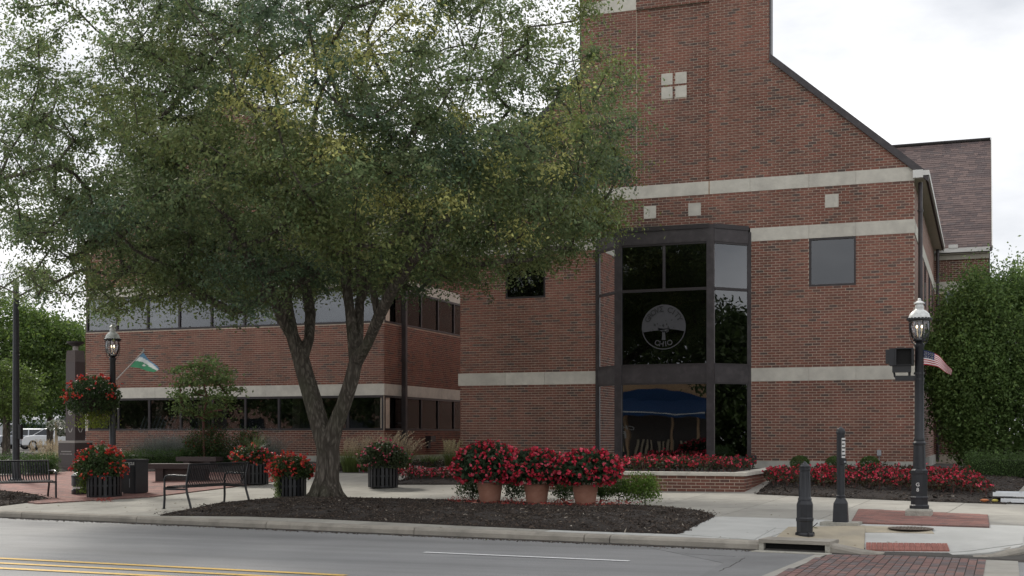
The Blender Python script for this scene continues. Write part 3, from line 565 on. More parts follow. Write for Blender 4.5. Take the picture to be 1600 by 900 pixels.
# ------------------------------------------------------------------ the brick building
XL, XR, YF = -13.68, -1.62, 32.6
CO = .0677; ZB = .98; Z3b, Z3t = ZB + 30 * CO, ZB + 35 * CO; Z2b, Z2t = Z3t + 48 * CO, Z3t + 53 * CO; Z1b, Z1t = Z2t + 14 * CO, Z2t + 19 * CO
ZT = 12.9; TX0, TX1 = -10.17, -5.13; RX0, RX1 = -8.64, -6.69; SL = .868
bld = thing('brick_building', 'large red brick civic building with stone bands, gabled tower and dark bay window', 'building', ((XL + XR) / 2, 36, .6), world=True)
def brick_rows(org, du, nout, z0, nc, spans, out, proud=.012, seed=0):
    """running bond: org xy at u=0; spans(z0,z1)->[(a,b)]"""
    rr = random.Random(seed); g = .0078; LB = .2032
    for k in range(nc):
        za, zb = z0 + k * CO + g, z0 + (k + 1) * CO - g
        for (a, b) in spans(za, zb):
            u = math.floor(a / LB) * LB - (LB / 2 if k % 2 else 0)
            while u < b - .02:
                p, q = max(u + g, a), min(u + LB - g, b)
                if q - p > .03:
                    c = (p + q) / 2; pr = proud + rr.uniform(-.002, .002); h = .03
                    out.append([org[0] + du[0] * c + nout[0] * (pr - h), org[1] + du[1] * c + nout[1] * (pr - h), (za + zb) / 2, du[0] * (q - p) / 2, du[1] * (q - p) / 2, 0, -nout[0] * h, -nout[1] * h, 0, 0, 0, (zb - za) / 2])
                u += LB
def sub_spans(outer, holes):
    res = [outer]
    for (h0, h1) in holes:
        r2 = []
        for a, b in res:
            if h1 <= a or h0 >= b: r2.append((a, b)); continue
            if a < h0: r2.append((a, h0))
            if h1 < b: r2.append((h1, b))
        res = r2
    return res
def core(mb, org, du, nin, u0, u1, z0, z1, holes, depth=.3):
    us = sorted({u0, u1} | {h[0] for h in holes} | {h[1] for h in holes}); zs = sorted({z0, z1} | {h[2] for h in holes} | {h[3] for h in holes})
    zs = [z for z in zs if z0 <= z <= z1]
    for i in range(len(us) - 1):
        for k in range(len(zs) - 1):
            cu, cz = (us[i] + us[i + 1]) / 2, (zs[k] + zs[k + 1]) / 2
            if any(h[0] < cu < h[1] and h[2] < cz < h[3] for h in holes): continue
            hu, hz = (us[i + 1] - us[i]) / 2, (zs[k + 1] - zs[k]) / 2
            mb.obox((org[0] + du[0] * cu + nin[0] * depth / 2, org[1] + du[1] * cu + nin[1] * depth / 2, cz), (du[0] * hu, du[1] * hu, 0), (nin[0] * depth / 2, nin[1] * depth / 2, 0), (0, 0, hz))
WR = (-4.15, -3.0, Z2b - 18 * CO, Z2b); WLh = (-12.34, -11.18, Z2b - 18 * CO, Z2b)
BAY = (-9.72, -5.63, .5, Z2t + .02); RECW = (RX0, RX1, Z1t, ZT)
gabz = lambda x: 8.2 + SL * (XR - x) if x > TX1 else (8.2 + SL * (x - XL) if x < TX0 else 99)
mb = MB(); core(mb, (0, YF), (1, 0), (0, 1), XL, XR, .55, Z1t, [WR, WLh, BAY]); core(mb, (0, YF), (1, 0), (0, 1), TX0, TX1, Z1t, 15.5, [RECW])
mb.xprism([(TX1, YF, Z1t), (XR, YF, Z1t), (TX1, YF, Z1t + SL * (XR - TX1))], 0, (0, .3, 0)); mb.xprism([(XL, YF, Z1t), (TX0, YF, Z1t), (TX0, YF, Z1t + SL * (TX0 - XL))], 0, (0, .3, 0))
mb.box(RX0, RX1, YF + .07, YF + .3, Z1t, ZT)
front = part('front_wall', mb, M['mortar'], bld)
squares = []
for (x0, x1, z1_) in ((-7.99, -7.655, 11.16), (-7.615, -7.28, 11.16), (-7.99, -7.655, 10.80), (-7.615, -7.28, 10.80)): squares.append((x0 + .014, x1 - .014, z1_ - .318, z1_ - .008, YF + .07))
def sqY(px0, px1, py0):
    a = atY(px0, py0, YF); b = atY(px1, py0, YF); return a[0], b[0], a[2]
for (a, b, t) in ((1006, 1025, 319.5), (1075.5, 1095, 314.5), (1289, 1310, 300.5)):
    x0, x1, z = sqY(a, b, t); z = Z1b - 3 * CO; w = 5 * CO; squares.append((x0, x0 + w, z - w, z, YF))
def spf(za, zb):
    zc = (za + zb) / 2
    if zc < Z1t: x0, x1 = XL, XR
    else:
        x0, x1 = TX0, TX1; h = zb - 8.2 + .02
        x1 = max(TX1, XR - h / SL) ; x0 = min(TX0, XL + h / SL)
    holes = [(h[0], h[1]) for h in (WR, WLh, BAY, RECW) if h[2] - .01 < zc < h[3] + .01] + [(q[0], q[1]) for q in squares if q[4] == YF and q[2] - .01 < zc < q[3] + .01]
    return sub_spans((x0 - .012, x1 + .012), holes)
B = []; du, no = (1, 0), (0, -1)
brick_rows((0, YF), du, no, ZB, 30, spf, B, seed=1); brick_rows((0, YF), du, no, Z3t, 48, spf, B, seed=2); brick_rows((0, YF), du, no, Z2t, 14, spf, B, seed=3); brick_rows((0, YF), du, no, Z1t, 106, spf, B, seed=4)
spr = lambda za, zb: sub_spans((RX0 + .01, RX1 - .01), [(q[0], q[1]) for q in squares if q[4] > YF and q[2] - .01 < (za + zb) / 2 < q[3] + .01]) if zb < ZT else []
brick_rows((0, YF + .07), du, no, Z1t, 69, spr, B, seed=5)
pieces(front, B, 'brick', M['brick'], M['brick1'], 280, 'brickwork')
for (x0, x1, za, zb, y) in squares:
    mb = MB(); mb.box(x0 + .004, x1 - .004, y - .022, y + .05, za + .004, zb - .004); part('stone_square', mb, M['limestone'], bld)
# stone bands in separate blocks
def band(xs, za, zb, y=YF, pr=.018, m='limestone', name='stone_band'):
    for a, b in zip(xs[:-1], xs[1:]):
        mb = MB(); mb.box(a + .003, b - .003, y - pr, y + .2, za, zb); part(name, mb, M[m], bld)
mid = 2 * -7.675
sx = [-1.60, -3.0, -4.15, -5.63]
band(sorted(sx), Z3b, Z3t); band(sorted(sx), Z2b, Z2t); band(sorted([mid - x for x in sx]), Z3b, Z3t); band(sorted([mid - x for x in sx]), Z2b, Z2t)
band([-13.70, -12.34, -11.18, -9.72, RX0, RX1, -5.63, -4.15, -3.0, -1.60], Z1b, Z1t)
band([TX0 - .02, RX0], ZT, ZT + .35); band([RX0 + .0, RX1], ZT, ZT + .35, YF + .055); 
band([RX1, TX1 + .02], ZT + 1.0, ZT + 1.3, YF)
for a, b in ((XL - .04, -9.75), (-5.6, XR + .04)):
    n = 4
    for k in range(n): mb = MB(); x0, x1 = a + (b - a) * k / n, a + (b - a) * (k + 1) / n; mb.box(x0 + .003, x1 - .003, YF - .05, YF + .2, .45, ZB - .004); part('base_stone', mb, M['basestone'], bld)
mb = MB(); mb.box(RX1 - .012, RX1 + .012, YF - .0195, YF - .017, Z1b, Z1t); part('rust_stain', mb, simple('rust_stain', (.28, .16, .08), .9, noise=.3), bld)
# side wall facing right, with bands, joints and windows
mb = MB(); mb.box(XR - .3, XR, YF + .3, 46.2, .55, 8.2); part('side_wall', mb, M['sidebrick'], bld)
for za, zb in ((Z3b, Z3t), (Z2b, Z2t)):
    for k in range(6): y0 = YF + .2 + k * 2.26; mb = MB(); mb.box(XR - .1, XR + .018, y0 + .003, y0 + 2.257, za, zb); part('stone_band', mb, M['limestone'], bld)
mb = MB(); mb.box(XR - .1, XR + .05, YF + .2, 46.1, .5, ZB); part('base_stone', mb, M['basestone'], bld)
for y in (35.6, 38.2, 41.2, 43.6):
    mb = MB(); mb.box(XR - .05, XR + .01, y, y + .9, Z2b - 1.2, Z2b - .002); part('side_window', mb, M['glassdark'], bld)
    mb = MB(); mb.box(XR, XR + .02, y - .06, y, Z2b - 1.25, Z2b - .003); mb.box(XR, XR + .02, y + .9, y + .96, Z2b - 1.25, Z2b - .003); part('window_frame', mb, M['bronze'], bld)
# body behind, tower flanks, left flank lengthened to darken the wing's side-pane reflections
mb = MB(); mb.box(XL, XL + .3, YF + .3, 60, .55, 8.2); mb.box(XL, XR, 45.7, 46, .5, 8.2); mb.box(TX0, TX1, 45.7, 46, 8.2, 11.0)
part('rear_wall', mb, M['sidebrick'], bld)
mb = MB(); mb.box(TX1 - .004, TX1 + .03, YF - .03, YF + .3, 11.25, 15.5); mb.box(TX0 - .03, TX0 + .004, YF - .03, YF + .3, 11.25, 15.5); part('corner_trim', mb, M['bronze2'], bld)
mb = MB(); mb.box(TX0 - .02, TX1 + .02, YF + .3, 46, 10.9, 11.05); mb.box(TX0 - .04, TX1 + .04, YF - .08, YF + .34, 15.5, 15.6); part('tower_roof', mb, M['bronze2'], bld)
# gable roofs with dark rake coping
for sgn, xa, xb in ((1, XR + .32, TX1), (-1, XL - .32, TX0)):
    za = 8.2 + SL * (XR - (XR + .32)); zb = 8.2 + SL * (XR - TX1)
    mb = MB(); v = [(xa, YF - .05, za), (xb, YF - .05, zb), (xb, YF - .05, zb + .10), (xa, YF - .05, za + .10)]; mb.xprism(v, 0, (0, 13.2, 0)); part('roof', mb, M['shingle'], bld)
    mb = MB(); v = [(xa + sgn * .02, YF - .09, za - .10), (xb, YF - .09, zb - .07), (xb, YF - .09, zb + .12), (xa + sgn * .02, YF - .09, za + .12)]; mb.xprism(v, 0, (0, .10, 0)); part('rake_trim', mb, M['bronze2'], bld)
# gutter, soffit and downpipes on the right side
gy0, gy1 = YF - .12, 45.6
mb = MB(); mb.box(XR + .22, XR + .36, gy0, gy1, 7.98, 8.10); part('gutter', mb, M['gutter'], bld)
mb = MB(); mb.box(XR, XR + .26, gy0 + .14, gy1, 7.93, 7.975); part('soffit', mb, M['soffit'], bld)
mb = MB(); mb.box(XR - .02, XR + .22, gy0, gy0 + .12, 7.93, 8.12); part('eave_return', mb, M['gutter'], bld)
def downpipe(x, y, z0, z1, r=.05, name='downpipe', parent=None):
    mb = MB(); mb.tube([(x - .0, y, z1 + .12), (x, y, z1), (x, y, z0)], r, 8)
    for z in (z0 + .5, (z0 + z1) / 2, z1 - .6): mb.lathe([(r + .015, 0), (r + .015, .05)], 10, (x, y, z))
    return part(name, mb, M['bronze2'], parent or bld)
downpipe(XR + .14, YF + .25, .75, 7.75, .055); downpipe(XR + .14, 45.2, .75, 7.9, .055)
# windows in the front
def window(x0, x1, z0, z1, y=YF, m='glass', mull=()):
    f = .05; mb = MB(); yy = y - .006
    mb.box(x0, x1, yy, y + .12, z0, z0 + f); mb.box(x0, x1, yy, y + .12, z1 - f, z1); mb.box(x0, x0 + f, yy, y + .12, z0 + f, z1 - f); mb.box(x1 - f, x1, yy, y + .12, z0 + f, z1 - f)
    fr = part('window_frame', mb, M['bronze'], bld); mb = MB(); mb.box(x0 + f, x1 - f, y + .04, y + .052, z0 + f, z1 - f); part('pane', mb, M[m], fr); return fr
window(*WR, m='glassdark'); window(*WLh, m='glassdark')
mb = MB(); mb.box(WLh[0] + .55, WLh[0] + .75, YF + .12, YF + .2, WLh[2] + .05, WLh[3] - .05); part('curtain', mb, M['cream'], bld)
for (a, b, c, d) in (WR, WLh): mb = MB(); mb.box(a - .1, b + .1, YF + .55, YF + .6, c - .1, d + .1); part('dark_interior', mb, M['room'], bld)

# ---- bay window
BD = .85; bx0, bx1 = BAY[0], BAY[1]; by = YF - BD; fx0, fx1 = bx0 + .83, bx1 - .85; zt, zf = 6.97, 6.54
zsp1, zsp0, ztr, zb0 = 3.41, 2.98, 5.35, 1.02
P = [(bx0 + .02, YF - .015), (fx0, by), (fx1, by), (bx1 - .02, YF - .015)]
bay = part('bay_window', MB().prism([P[0], P[1], P[2], P[3], (bx1 - .02, YF + .25), (bx0 + .02, YF + .25)], zt - .06, zt), M['bronze2'], bld, label='dark metal bay window frame carrying the round seal')
def bp(i, t, o=0.0):       # point on bay face i at t, offset outward o
    a, b = Vector(P[i]), Vector(P[i + 1]); d = (b - a).normalized(); n = Vector((d.y, -d.x)); p = a.lerp(b, t) + n * o; return p, d, n
def bbox(mb, i, t0, t1, z0, z1, o0, o1):
    p0, d, n = bp(i, t0); p1, _, _ = bp(i, t1); c = (p0 + p1) / 2 + n * (o0 + o1) / 2; h = (p1 - p0) / 2
    mb.obox((c.x, c.y, (z0 + z1) / 2), (h.x, h.y, 0), (n.x * (o1 - o0) / 2, n.y * (o1 - o0) / 2, 0), (0, 0, (z1 - z0) / 2))
for i in range(3):
    e = .012 if i == 1 else .045
    mb = MB(); bbox(mb, i, e, 1 - e, zf, zt - .062, -.06, .035); part('fascia', mb, M['bronze2'], bay)
    mb = MB(); bbox(mb, i, e, 1 - e, zt - .10, zt + .012, .0355, .06); part('coping', mb, M['bronze'], bay)
    mb = MB(); bbox(mb, i, e, 1 - e, zsp0, zsp1, -.06, .012); part('spandrel', mb, M['bronze2'], bay)
    mb = MB(); bbox(mb, i, e, 1 - e, ztr - .035, ztr + .035, -.05, .02); part('transom', mb, M['bronze'], bay)
    mb = MB(); bbox(mb, i, e, 1 - e, zb0 - .5, zb0 + .06, -.06, .02); part('sill', mb, M['bronze'], bay)
    mb = MB(); bbox(mb, i, e, 1 - e, zf - .05, zf, -.05, .02); bbox(mb, i, e, 1 - e, zsp1, zsp1 + .045, -.05, .022); bbox(mb, i, e, 1 - e, zsp0 - .045, zsp0, -.05, .022); part('rails', mb, M['bronze'], bay, stuff=True)
    for (a, b) in ((zb0 + .06, zsp0 - .045), (zsp1 + .045, ztr - .035), (ztr + .035, zf - .05)):
        for (t0, t1) in (((.02, .5), (.5, .98)) if (i == 1 and a > ztr) else ((.02, .98),)): mb = MB(); bbox(mb, i, t0, t1, a, b, -.03, -.018); part('pane', mb, M['glassside'] if i == 0 else (M['glassdark'] if a > 3 else M['glasslow']), bay)
mb = MB(); bbox(mb, 1, .487, .513, ztr + .035, zf - .05, -.05, .01); part('mullion', mb, M['bronze2'], bay)
for k, (x, y) in enumerate(P):
    w = .095 if k in (1, 2) else .05; mb = MB(); mb.prism([(x - w, y - .03 - (.02 if k in (1, 2) else 0)), (x + w, y - .03 - (.02 if k in (1, 2) else 0)), (x + w * .9, y + .12), (x - w * .9, y + .12)], zb0 - .5, zt - .012 if k in (1, 2) else zf + .3); part('post', mb, M['bronze2'], bay)
# room behind the bay
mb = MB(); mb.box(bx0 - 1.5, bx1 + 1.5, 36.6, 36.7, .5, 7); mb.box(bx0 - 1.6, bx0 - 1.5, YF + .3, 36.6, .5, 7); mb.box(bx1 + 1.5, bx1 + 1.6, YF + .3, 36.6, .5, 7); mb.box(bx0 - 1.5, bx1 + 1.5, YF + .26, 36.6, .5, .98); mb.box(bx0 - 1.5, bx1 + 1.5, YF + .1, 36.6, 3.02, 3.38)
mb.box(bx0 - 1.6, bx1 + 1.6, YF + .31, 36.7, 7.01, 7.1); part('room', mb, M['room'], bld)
# ---- the vinyl seal on the glass
sc0 = atY(1037, 511, by); SR = .575; SY = by - .001
def disc(mb, cx, cz, r, y, n=48, a0=0, a1=2 * math.pi, ri=0):
    for k in range(n):
        a, b = a0 + (a1 - a0) * k / n, a0 + (a1 - a0) * (k + 1) / n
        mb.add([(cx + ri * math.cos(a), y, cz + ri * math.sin(a)), (cx + r * math.cos(a), y, cz + r * math.sin(a)), (cx + r * math.cos(b), y, cz + r * math.sin(b)), (cx + ri * math.cos(b), y, cz + ri * math.sin(b))], [(0, 1, 2, 3)])
cx, cz = sc0[0], sc0[2]; mb = MB(); mb.cur = 0
a0 = math.asin(-.22); n = 40; poly = [(cx + SR * math.cos(a0 + (math.pi - 2 * a0) * k / n), SY, cz + SR * math.sin(a0 + (math.pi - 2 * a0) * k / n)) for k in range(n + 1)]
hill = [(cx - SR * (1 - 2 * t) * .975, SY, cz - SR * (.22 - .14 * math.sin(t * 3.14) * (1 if t > .5 else .6))) for t in [k / 14 for k in range(1, 14)]]
mb.add(poly + hill, [tuple(range(len(poly) + len(hill)))]); disc(mb, cx, cz, SR, SY, 36, math.pi - a0, 2 * math.pi + a0, SR * .955)
mb.add([(cx - .05, SY, cz - .33), (cx + .05, SY, cz - .33), (cx + .035, SY, cz - .1), (cx - .035, SY, cz - .1)], [(0, 1, 2, 3)])
for s in (-1, 1): mb.add([(cx, SY, cz - .14), (cx + s * .16, SY, cz - .05), (cx + s * .14, SY, cz - .02), (cx, SY, cz - .05)], [(0, 1, 2, 3)])
mb.cur = 1; Y2 = SY - .003
for (ax, az, bx_, bz, w) in ((-.26, .10, -.21, .02, .03), (-.02, .09, .0, -.01, .03), (.07, .10, .09, .03, .02), (.06, -.16, .15, -.04, .035), (-.17, .12, -.16, .06, .015), (.12, .03, .12, -.03, .015), (.2, .18, .22, .16, .03), (-.1, .05, -.09, .01, .01), (.05, .17, .06, .14, .015), (-.3, -.04, -.27, -.08, .01), (.26, .0, .27, -.04, .01), (-.34, -.08, -.36, -.1, .012)):
    a, b = Vector((cx + ax, Y2, cz + az)), Vector((cx + bx_, Y2, cz + bz)); t = (b - a).normalized(); nn = Vector((-t.z, 0, t.x)) * w; m_ = (a + b) / 2; mb.add([a, m_ - nn, b, m_ + nn], [(0, 1, 2, 3)])
sl_ = part('seal', mb, [M['seal'], M['sealdark']], bay, label='round grey city seal with a tree on the glass')
def arc_text(txt, r, a_start, a_step, size, m, flip=False):
    for k, ch in enumerate(txt):
        if ch == ' ': continue
        me = text_mb(ch, size, m); o = link('letter', me, sl_); a = a_start + a_step * k
        o.location = (cx + r * math.cos(a), SY - .006, cz + r * math.sin(a)); rot = a - math.pi / 2 if not flip else a + math.pi / 2
        o.rotation_euler = Matrix.Rotation(-rot, 3, 'Y').to_euler() if False else (Matrix.Rotation(-rot, 3, 'Y') @ Matrix.Rotation(R(90), 3, 'X')).to_euler()
arc_text('GROV\u03a3 CITY', .455, R(154), R(-14.2), .195, M['sealdark']); arc_text('OHIO', .44, R(-112), R(14.6), .19, M['seal'], True)

# ---- left wing
WX0, WX1, WY, WDY = -29.1, -17.67, 35.9, 49.0
zl0, zl1, zl2, zu0, zu1, zu2 = 1.80, 2.90, 3.26, 5.19, 6.36, 6.70
wing = part('wing_wall', MB(), M['mortar'], bld) if False else None
mb = MB(); core(mb, (0, WY), (1, 0), (0, 1), WX0, WX1, .55, 7.9, [(WX0 + .1, WX1 - .12, zl0, zl1), (WX0 + .02, WX1 - .03, zu0, zu1)], .3)
core(mb, (WX1, 0), (0, 1), (-1, 0), WY + .3, WDY, .55, 7.9, [(WY + .4, WDY - .1, zl0, zl1), (WY + .4, WDY - .1, zu0, zu1)], .3)
pk = (WX0 + WX1) / 2; mb.xprism([(WX0, WY, 7.9), (WX1, WY, 7.9), (pk, WY, 7.9 + SL * (WX1 - pk))], 0, (0, .3, 0))
mb.box(WX0, WX0 + .3, WY + .3, WDY, .55, 7.9); mb.box(WX0, WX1, WDY - .3, WDY, .55, 7.9)
wing = part('wing_wall', mb, M['mortar'], bld)
def spw(za, zb):
    if zb < 7.9: return [(WX0 - .012, WX1 + .012)]
    h = zb - 7.9; return [(WX0 + h / SL, WX1 - h / SL)]
B = []; brick_rows((0, WY), du, no, .98, 12, spw, B, seed=11); brick_rows((0, WY), du, no, zl2, 28, spw, B, seed=12); brick_rows((0, WY), du, no, zu2, 88, spw, B, seed=13)
sps = lambda a, b: [(WY - .012, WDY)]; no2 = (1, 0)
brick_rows((WX1, 0), (0, 1), no2, .98, 12, sps, B, seed=14); brick_rows((WX1, 0), (0, 1), no2, zl2, 28, sps, B, seed=15); brick_rows((WX1, 0), (0, 1), no2, zu2, 17, sps, B, seed=16)
o = link('brickwork', boxes_mesh('brickwork', np.array(B), M['brick']), wing); o['kind'] = 'stuff'
nb = 8
for za, zb in ((zl1, zl2), (zu1, zu2)):
    for k in range(nb): a, b = WX0 + (WX1 - WX0) * k / nb, WX0 + (WX1 - WX0) * (k + 1) / nb; mb = MB(); mb.box(a + .003, b - .003 + (.02 if k == nb - 1 else 0), WY - .02, WY + .25, za + .002, zb - .002); part('stone_band', mb, M['limestone'], bld)
    for k in range(6): a = WY + .25 + k * 2.1; mb = MB(); mb.box(WX1 - .2, WX1 + .02, a + .003, a + 2.097, za + .002, zb - .002); part('stone_band', mb, M['limestone'], bld)
mb = MB(); mb.box(WX0, WX1 + .05, WY - .05, WY + .1, .5, .976); part('base_stone', mb, M['basestone'], bld); mb = MB(); mb.box(WX1 - .1, WX1 + .05, WY + .1, WDY, .5, .976); part('base_stone', mb, M['basestone'], bld)
# window strips
def strip(horizontal, a0, a1, z0, z1, n, fixed, sgn, gm='glass'):
    def bx(mb, u0, u1, v0, v1, za, zb):
        if horizontal: mb.box(u0, u1, fixed + min(sgn * v0, sgn * v1), fixed + max(sgn * v0, sgn * v1), za, zb)
        else: mb.box(fixed + min(sgn * v0, sgn * v1), fixed + max(sgn * v0, sgn * v1), u0, u1, za, zb)
    mb = MB(); bx(mb, a0, a1, -.02, .12, z0, z0 + .06); bx(mb, a0, a1, -.018, .12, z1 - .07, z1); fr = part('window_frame', mb, M['bronze'], bld); w = (a1 - a0) / n
    for k in range(n + 1):
        mb = MB(); c = min(max(a0 + k * w, a0 + .035), a1 - .035); bx(mb, c - .035, c + .035, -.012, .11, z0 + .06, z1 - .07); part('mullion', mb, M['bronze'], fr)
        if k < n: mb = MB(); bx(mb, a0 + k * w + .035, a0 + (k + 1) * w - .035, .03, .042, z0 + .06, z1 - .07); part('pane', mb, M[gm], fr)
    return fr
strip(True, WX0 + .1, WX1 - .02, zl0, zl1, 9, WY, 1); strip(True, WX0 + .02, WX1 - .02, zu0, zu1, 9, WY, 1)
strip(False, WY + .02, WY + 12.6, zl0, zl1, 9, WX1, -1, 'glassside'); strip(False, WY + .02, WY + 12.6, zu0, zu1, 9, WX1, -1, 'glassside')
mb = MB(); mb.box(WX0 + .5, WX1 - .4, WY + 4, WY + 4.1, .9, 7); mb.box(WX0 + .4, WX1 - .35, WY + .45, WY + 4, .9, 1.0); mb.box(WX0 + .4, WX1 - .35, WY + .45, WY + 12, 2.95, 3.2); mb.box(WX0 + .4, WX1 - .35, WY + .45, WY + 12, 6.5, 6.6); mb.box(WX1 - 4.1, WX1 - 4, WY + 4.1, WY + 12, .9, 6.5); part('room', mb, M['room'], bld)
for x in (-26.6, -24.9, -21.25, -18.25): mb = MB(); mb.box(x, x + .28, WY + .5, WY + .8, 1.0, 2.94); part('interior_column', mb, M['cream'], bld)
for y in (38.0, 40.6, 43.2): mb = MB(); mb.box(WX1 - .75, WX1 - .5, y, y + .28, 1.0, 2.94); part('interior_column', mb, M['cream'], bld)
for k in range(9):      # upper floor blinds, pale panels that also imitate bright sky in the panes
    a = WX0 + .1 + k * 1.26; h = (.12, .5, 1.02, .35, 1.02, .9, .3, 1.02, .6)[k]; mb = MB(); mb.box(a, a + 1.14, WY + .16, WY + .18, zu1 - h * 1.05, zu1 - .05); part('blind_sky_panel', mb, M['blind'], bld)
for k in range(8): mb = MB(); a = WY + .4 + k * 1.38; mb.box(WX1 - .2, WX1 - .18, a, a + 1.3, zu1 - .42, zu1 - .05); part('blind_sky_panel', mb, M['stripe'], bld)
# striped blind low in the left window
for k in range(9): mb = MB(); mb.obox((-26.9 + k * .16, WY + .2, 2.08), (.03, 0, .0), (0, .01, 0), (.10, 0, .22)); part('blind_slat', mb, M['blind'], bld)
# wing roof
for sgn in (-1, 1):
    xa = pk + sgn * ((WX1 - pk) + .35); za = 7.9 - SL * .35; mb = MB(); v = [(xa, WY - .35, za), (pk, WY - .35, 7.9 + SL * (WX1 - pk)), (pk, WY - .35, 8.05 + SL * (WX1 - pk)), (xa, WY - .35, za + .15)]; mb.xprism(v, 0, (0, 14, 0)); part('roof', mb, M['shingle'], bld)
# brown square downpipe and lamp on the wing's side
x, y, _ = atY(632, 600, 37.0); mb = MB(); mb.box(x - .075, x + .075, 36.93, 37.07, .7, 7.6)
for z in (1.6, 4.0, 6.3): mb.box(x - .095, x + .095, 36.90, 37.10, z, z + .07)
mb.box(x - .3, x, 36.97, 37.03, 2.0, 2.05); mb.box(x - .3, x, 36.97, 37.03, 6.0, 6.05); part('downpipe', mb, M['bronze2'], bld)
mb = MB(); mb.box(WX1 + .012, WX1 + .22, 39.0, 39.4, 1.42, 1.62); mb.box(WX1 + .012, WX1 + .08, 39.1, 39.3, 1.2, 1.42); part('wall_light', mb, M['bronze'], bld)

# ---- rear block on the right with its shingled roof
RY = 46.2; rx0, rx1 = -9.0, .12; RW = [(-1.3, -.35, Z2b - 1.5, Z2b)]
mb = MB(); core(mb, (0, RY), (1, 0), (0, 1), rx0, rx1, .5, 7.75, RW); mb.box(rx1 - .3, rx1, RY + .3, 57, .5, 7.75); mb.xprism([(rx1, RY, 7.75), (rx1, 57, 7.75), (rx1, RY + 5.4, 12.45)], 0, (-.3, 0, 0)); rear = part('rear_block_wall', mb, M['mortar'], bld)
B = []; spb = lambda a, b: sub_spans((-2.6, rx1 + .012), [(w[0], w[1]) for w in RW if w[2] < (a + b) / 2 < w[3]]); brick_rows((0, RY), du, no, .98, 82, lambda a, b: [] if (Z2b - .01 < (a + b) / 2 < Z2t + .01) else spb(a, b), B, seed=21); brick_rows((0, RY), du, no, Z2t, 11, spb, B, seed=22)
o = link('brickwork', boxes_mesh('brickwork', np.array(B), M['brick']), rear); o['kind'] = 'stuff'
for a, b in ((-1.6, -.35), (-.35, rx1 + .01)): mb = MB(); mb.box(a + .003, b - .003, RY - .02, RY + .2, Z2b, Z2t); part('stone_band', mb, M['limestone'], bld)
mb = MB(); mb.box(-1.3, -.35, RY + .1, RY + .12, RW[0][2], RW[0][3]); part('pane', mb, M['glassdark'], bld); mb = MB(); mb.box(-.62, -.35, RY - .01, RY + .1, RW[0][2], RW[0][3] - .002); mb.box(-1.3, -.62, RY - .01, RY + .1, RW[0][3] - .08, RW[0][3] - .002); part('window_frame', mb, M['steel'], bld)
mb = MB(); mb.box(rx0, rx1 + .03, RY - .10, RY + .1, 7.68, 7.84); part('soffit_board', mb, M['soffit'], bld)
mb = MB(); mb.box(rx0, rx1 + .06, RY - .32, RY - .18, 7.90, 8.04); part('gutter', mb, M['gutter'], bld)
mb = MB(); mb.box(rx0, rx1 + .05, RY - .20, RY + .02, 7.85, 7.90); part('soffit', mb, M['soffit'], bld)
mb = MB(); mb.box(-1.15, -.85, RY - .34, RY - .16, 8.045, 8.16); part('gutter_box', mb, M['gutter'], bld)
e0 = Vector((0, RY - .25, 8.0)); e1 = Vector((0, RY + 5.4, 8.0 + SL * 5.65)); tdir = (e1 - e0).normalized(); nrm = Vector((0, -tdir.z, tdir.y)); Lr = (e1 - e0).length
mb = MB(); mb.xprism([(rx0, *e0.yz), (rx0, *e1.yz), (rx0, e1.y, e1.z - .12), (rx0, e0.y, e0.z - .12)], 0, (rx1 + .12 - rx0, 0, 0)); rroof = part('rear_roof', mb, M['bronze2'], bld)
B = []; ns = int(Lr / .142); rr = random.Random(5)
for k in range(ns):
    x = rx1 + .11
    while x > -7.2:
        w = rr.choice((.15, .22, .3, .33)); c = e0 + tdir * (k + .5) * .142 + nrm * (.012 + rr.uniform(0, .004)); tt = (tdir - nrm * .055).normalized(); B.append([x - w / 2, c.y, c.z, w / 2 - .002, 0, 0, 0, *(tt.yz * .073), 0, *(nrm.yz * .005)]); x -= w
B = np.array(B); q = B.copy(); q[:, 6:9], q[:, 9:12] = B[:, 9:12] * -1, B[:, 6:9]; o = link('shingles', boxes_mesh('shingles', q, M['shingle']), rroof); o['kind'] = 'stuff'
mb = MB(); mb.beam((rx1 + .13, *(e0.yz)), (rx1 + .13, *(e1.yz)), .03, .2); part('rake_trim', mb, M['gutter'], bld); mb = MB(); mb.beam((rx0, e1.y, e1.z + .04), (rx1 + .1, e1.y, e1.z + .04), .25, .05); part('ridge_cap', mb, M['bronze'], bld)
mb = MB(); mb.xprism([(rx0, *e1.yz), (rx0, 57.2, 8.0), (rx0, 57.2, 7.9), (rx0, e1.y, e1.z - .1)], 0, (rx1 + .1 - rx0, 0, 0)); part('rear_roof', mb, M['shingle'], bld)

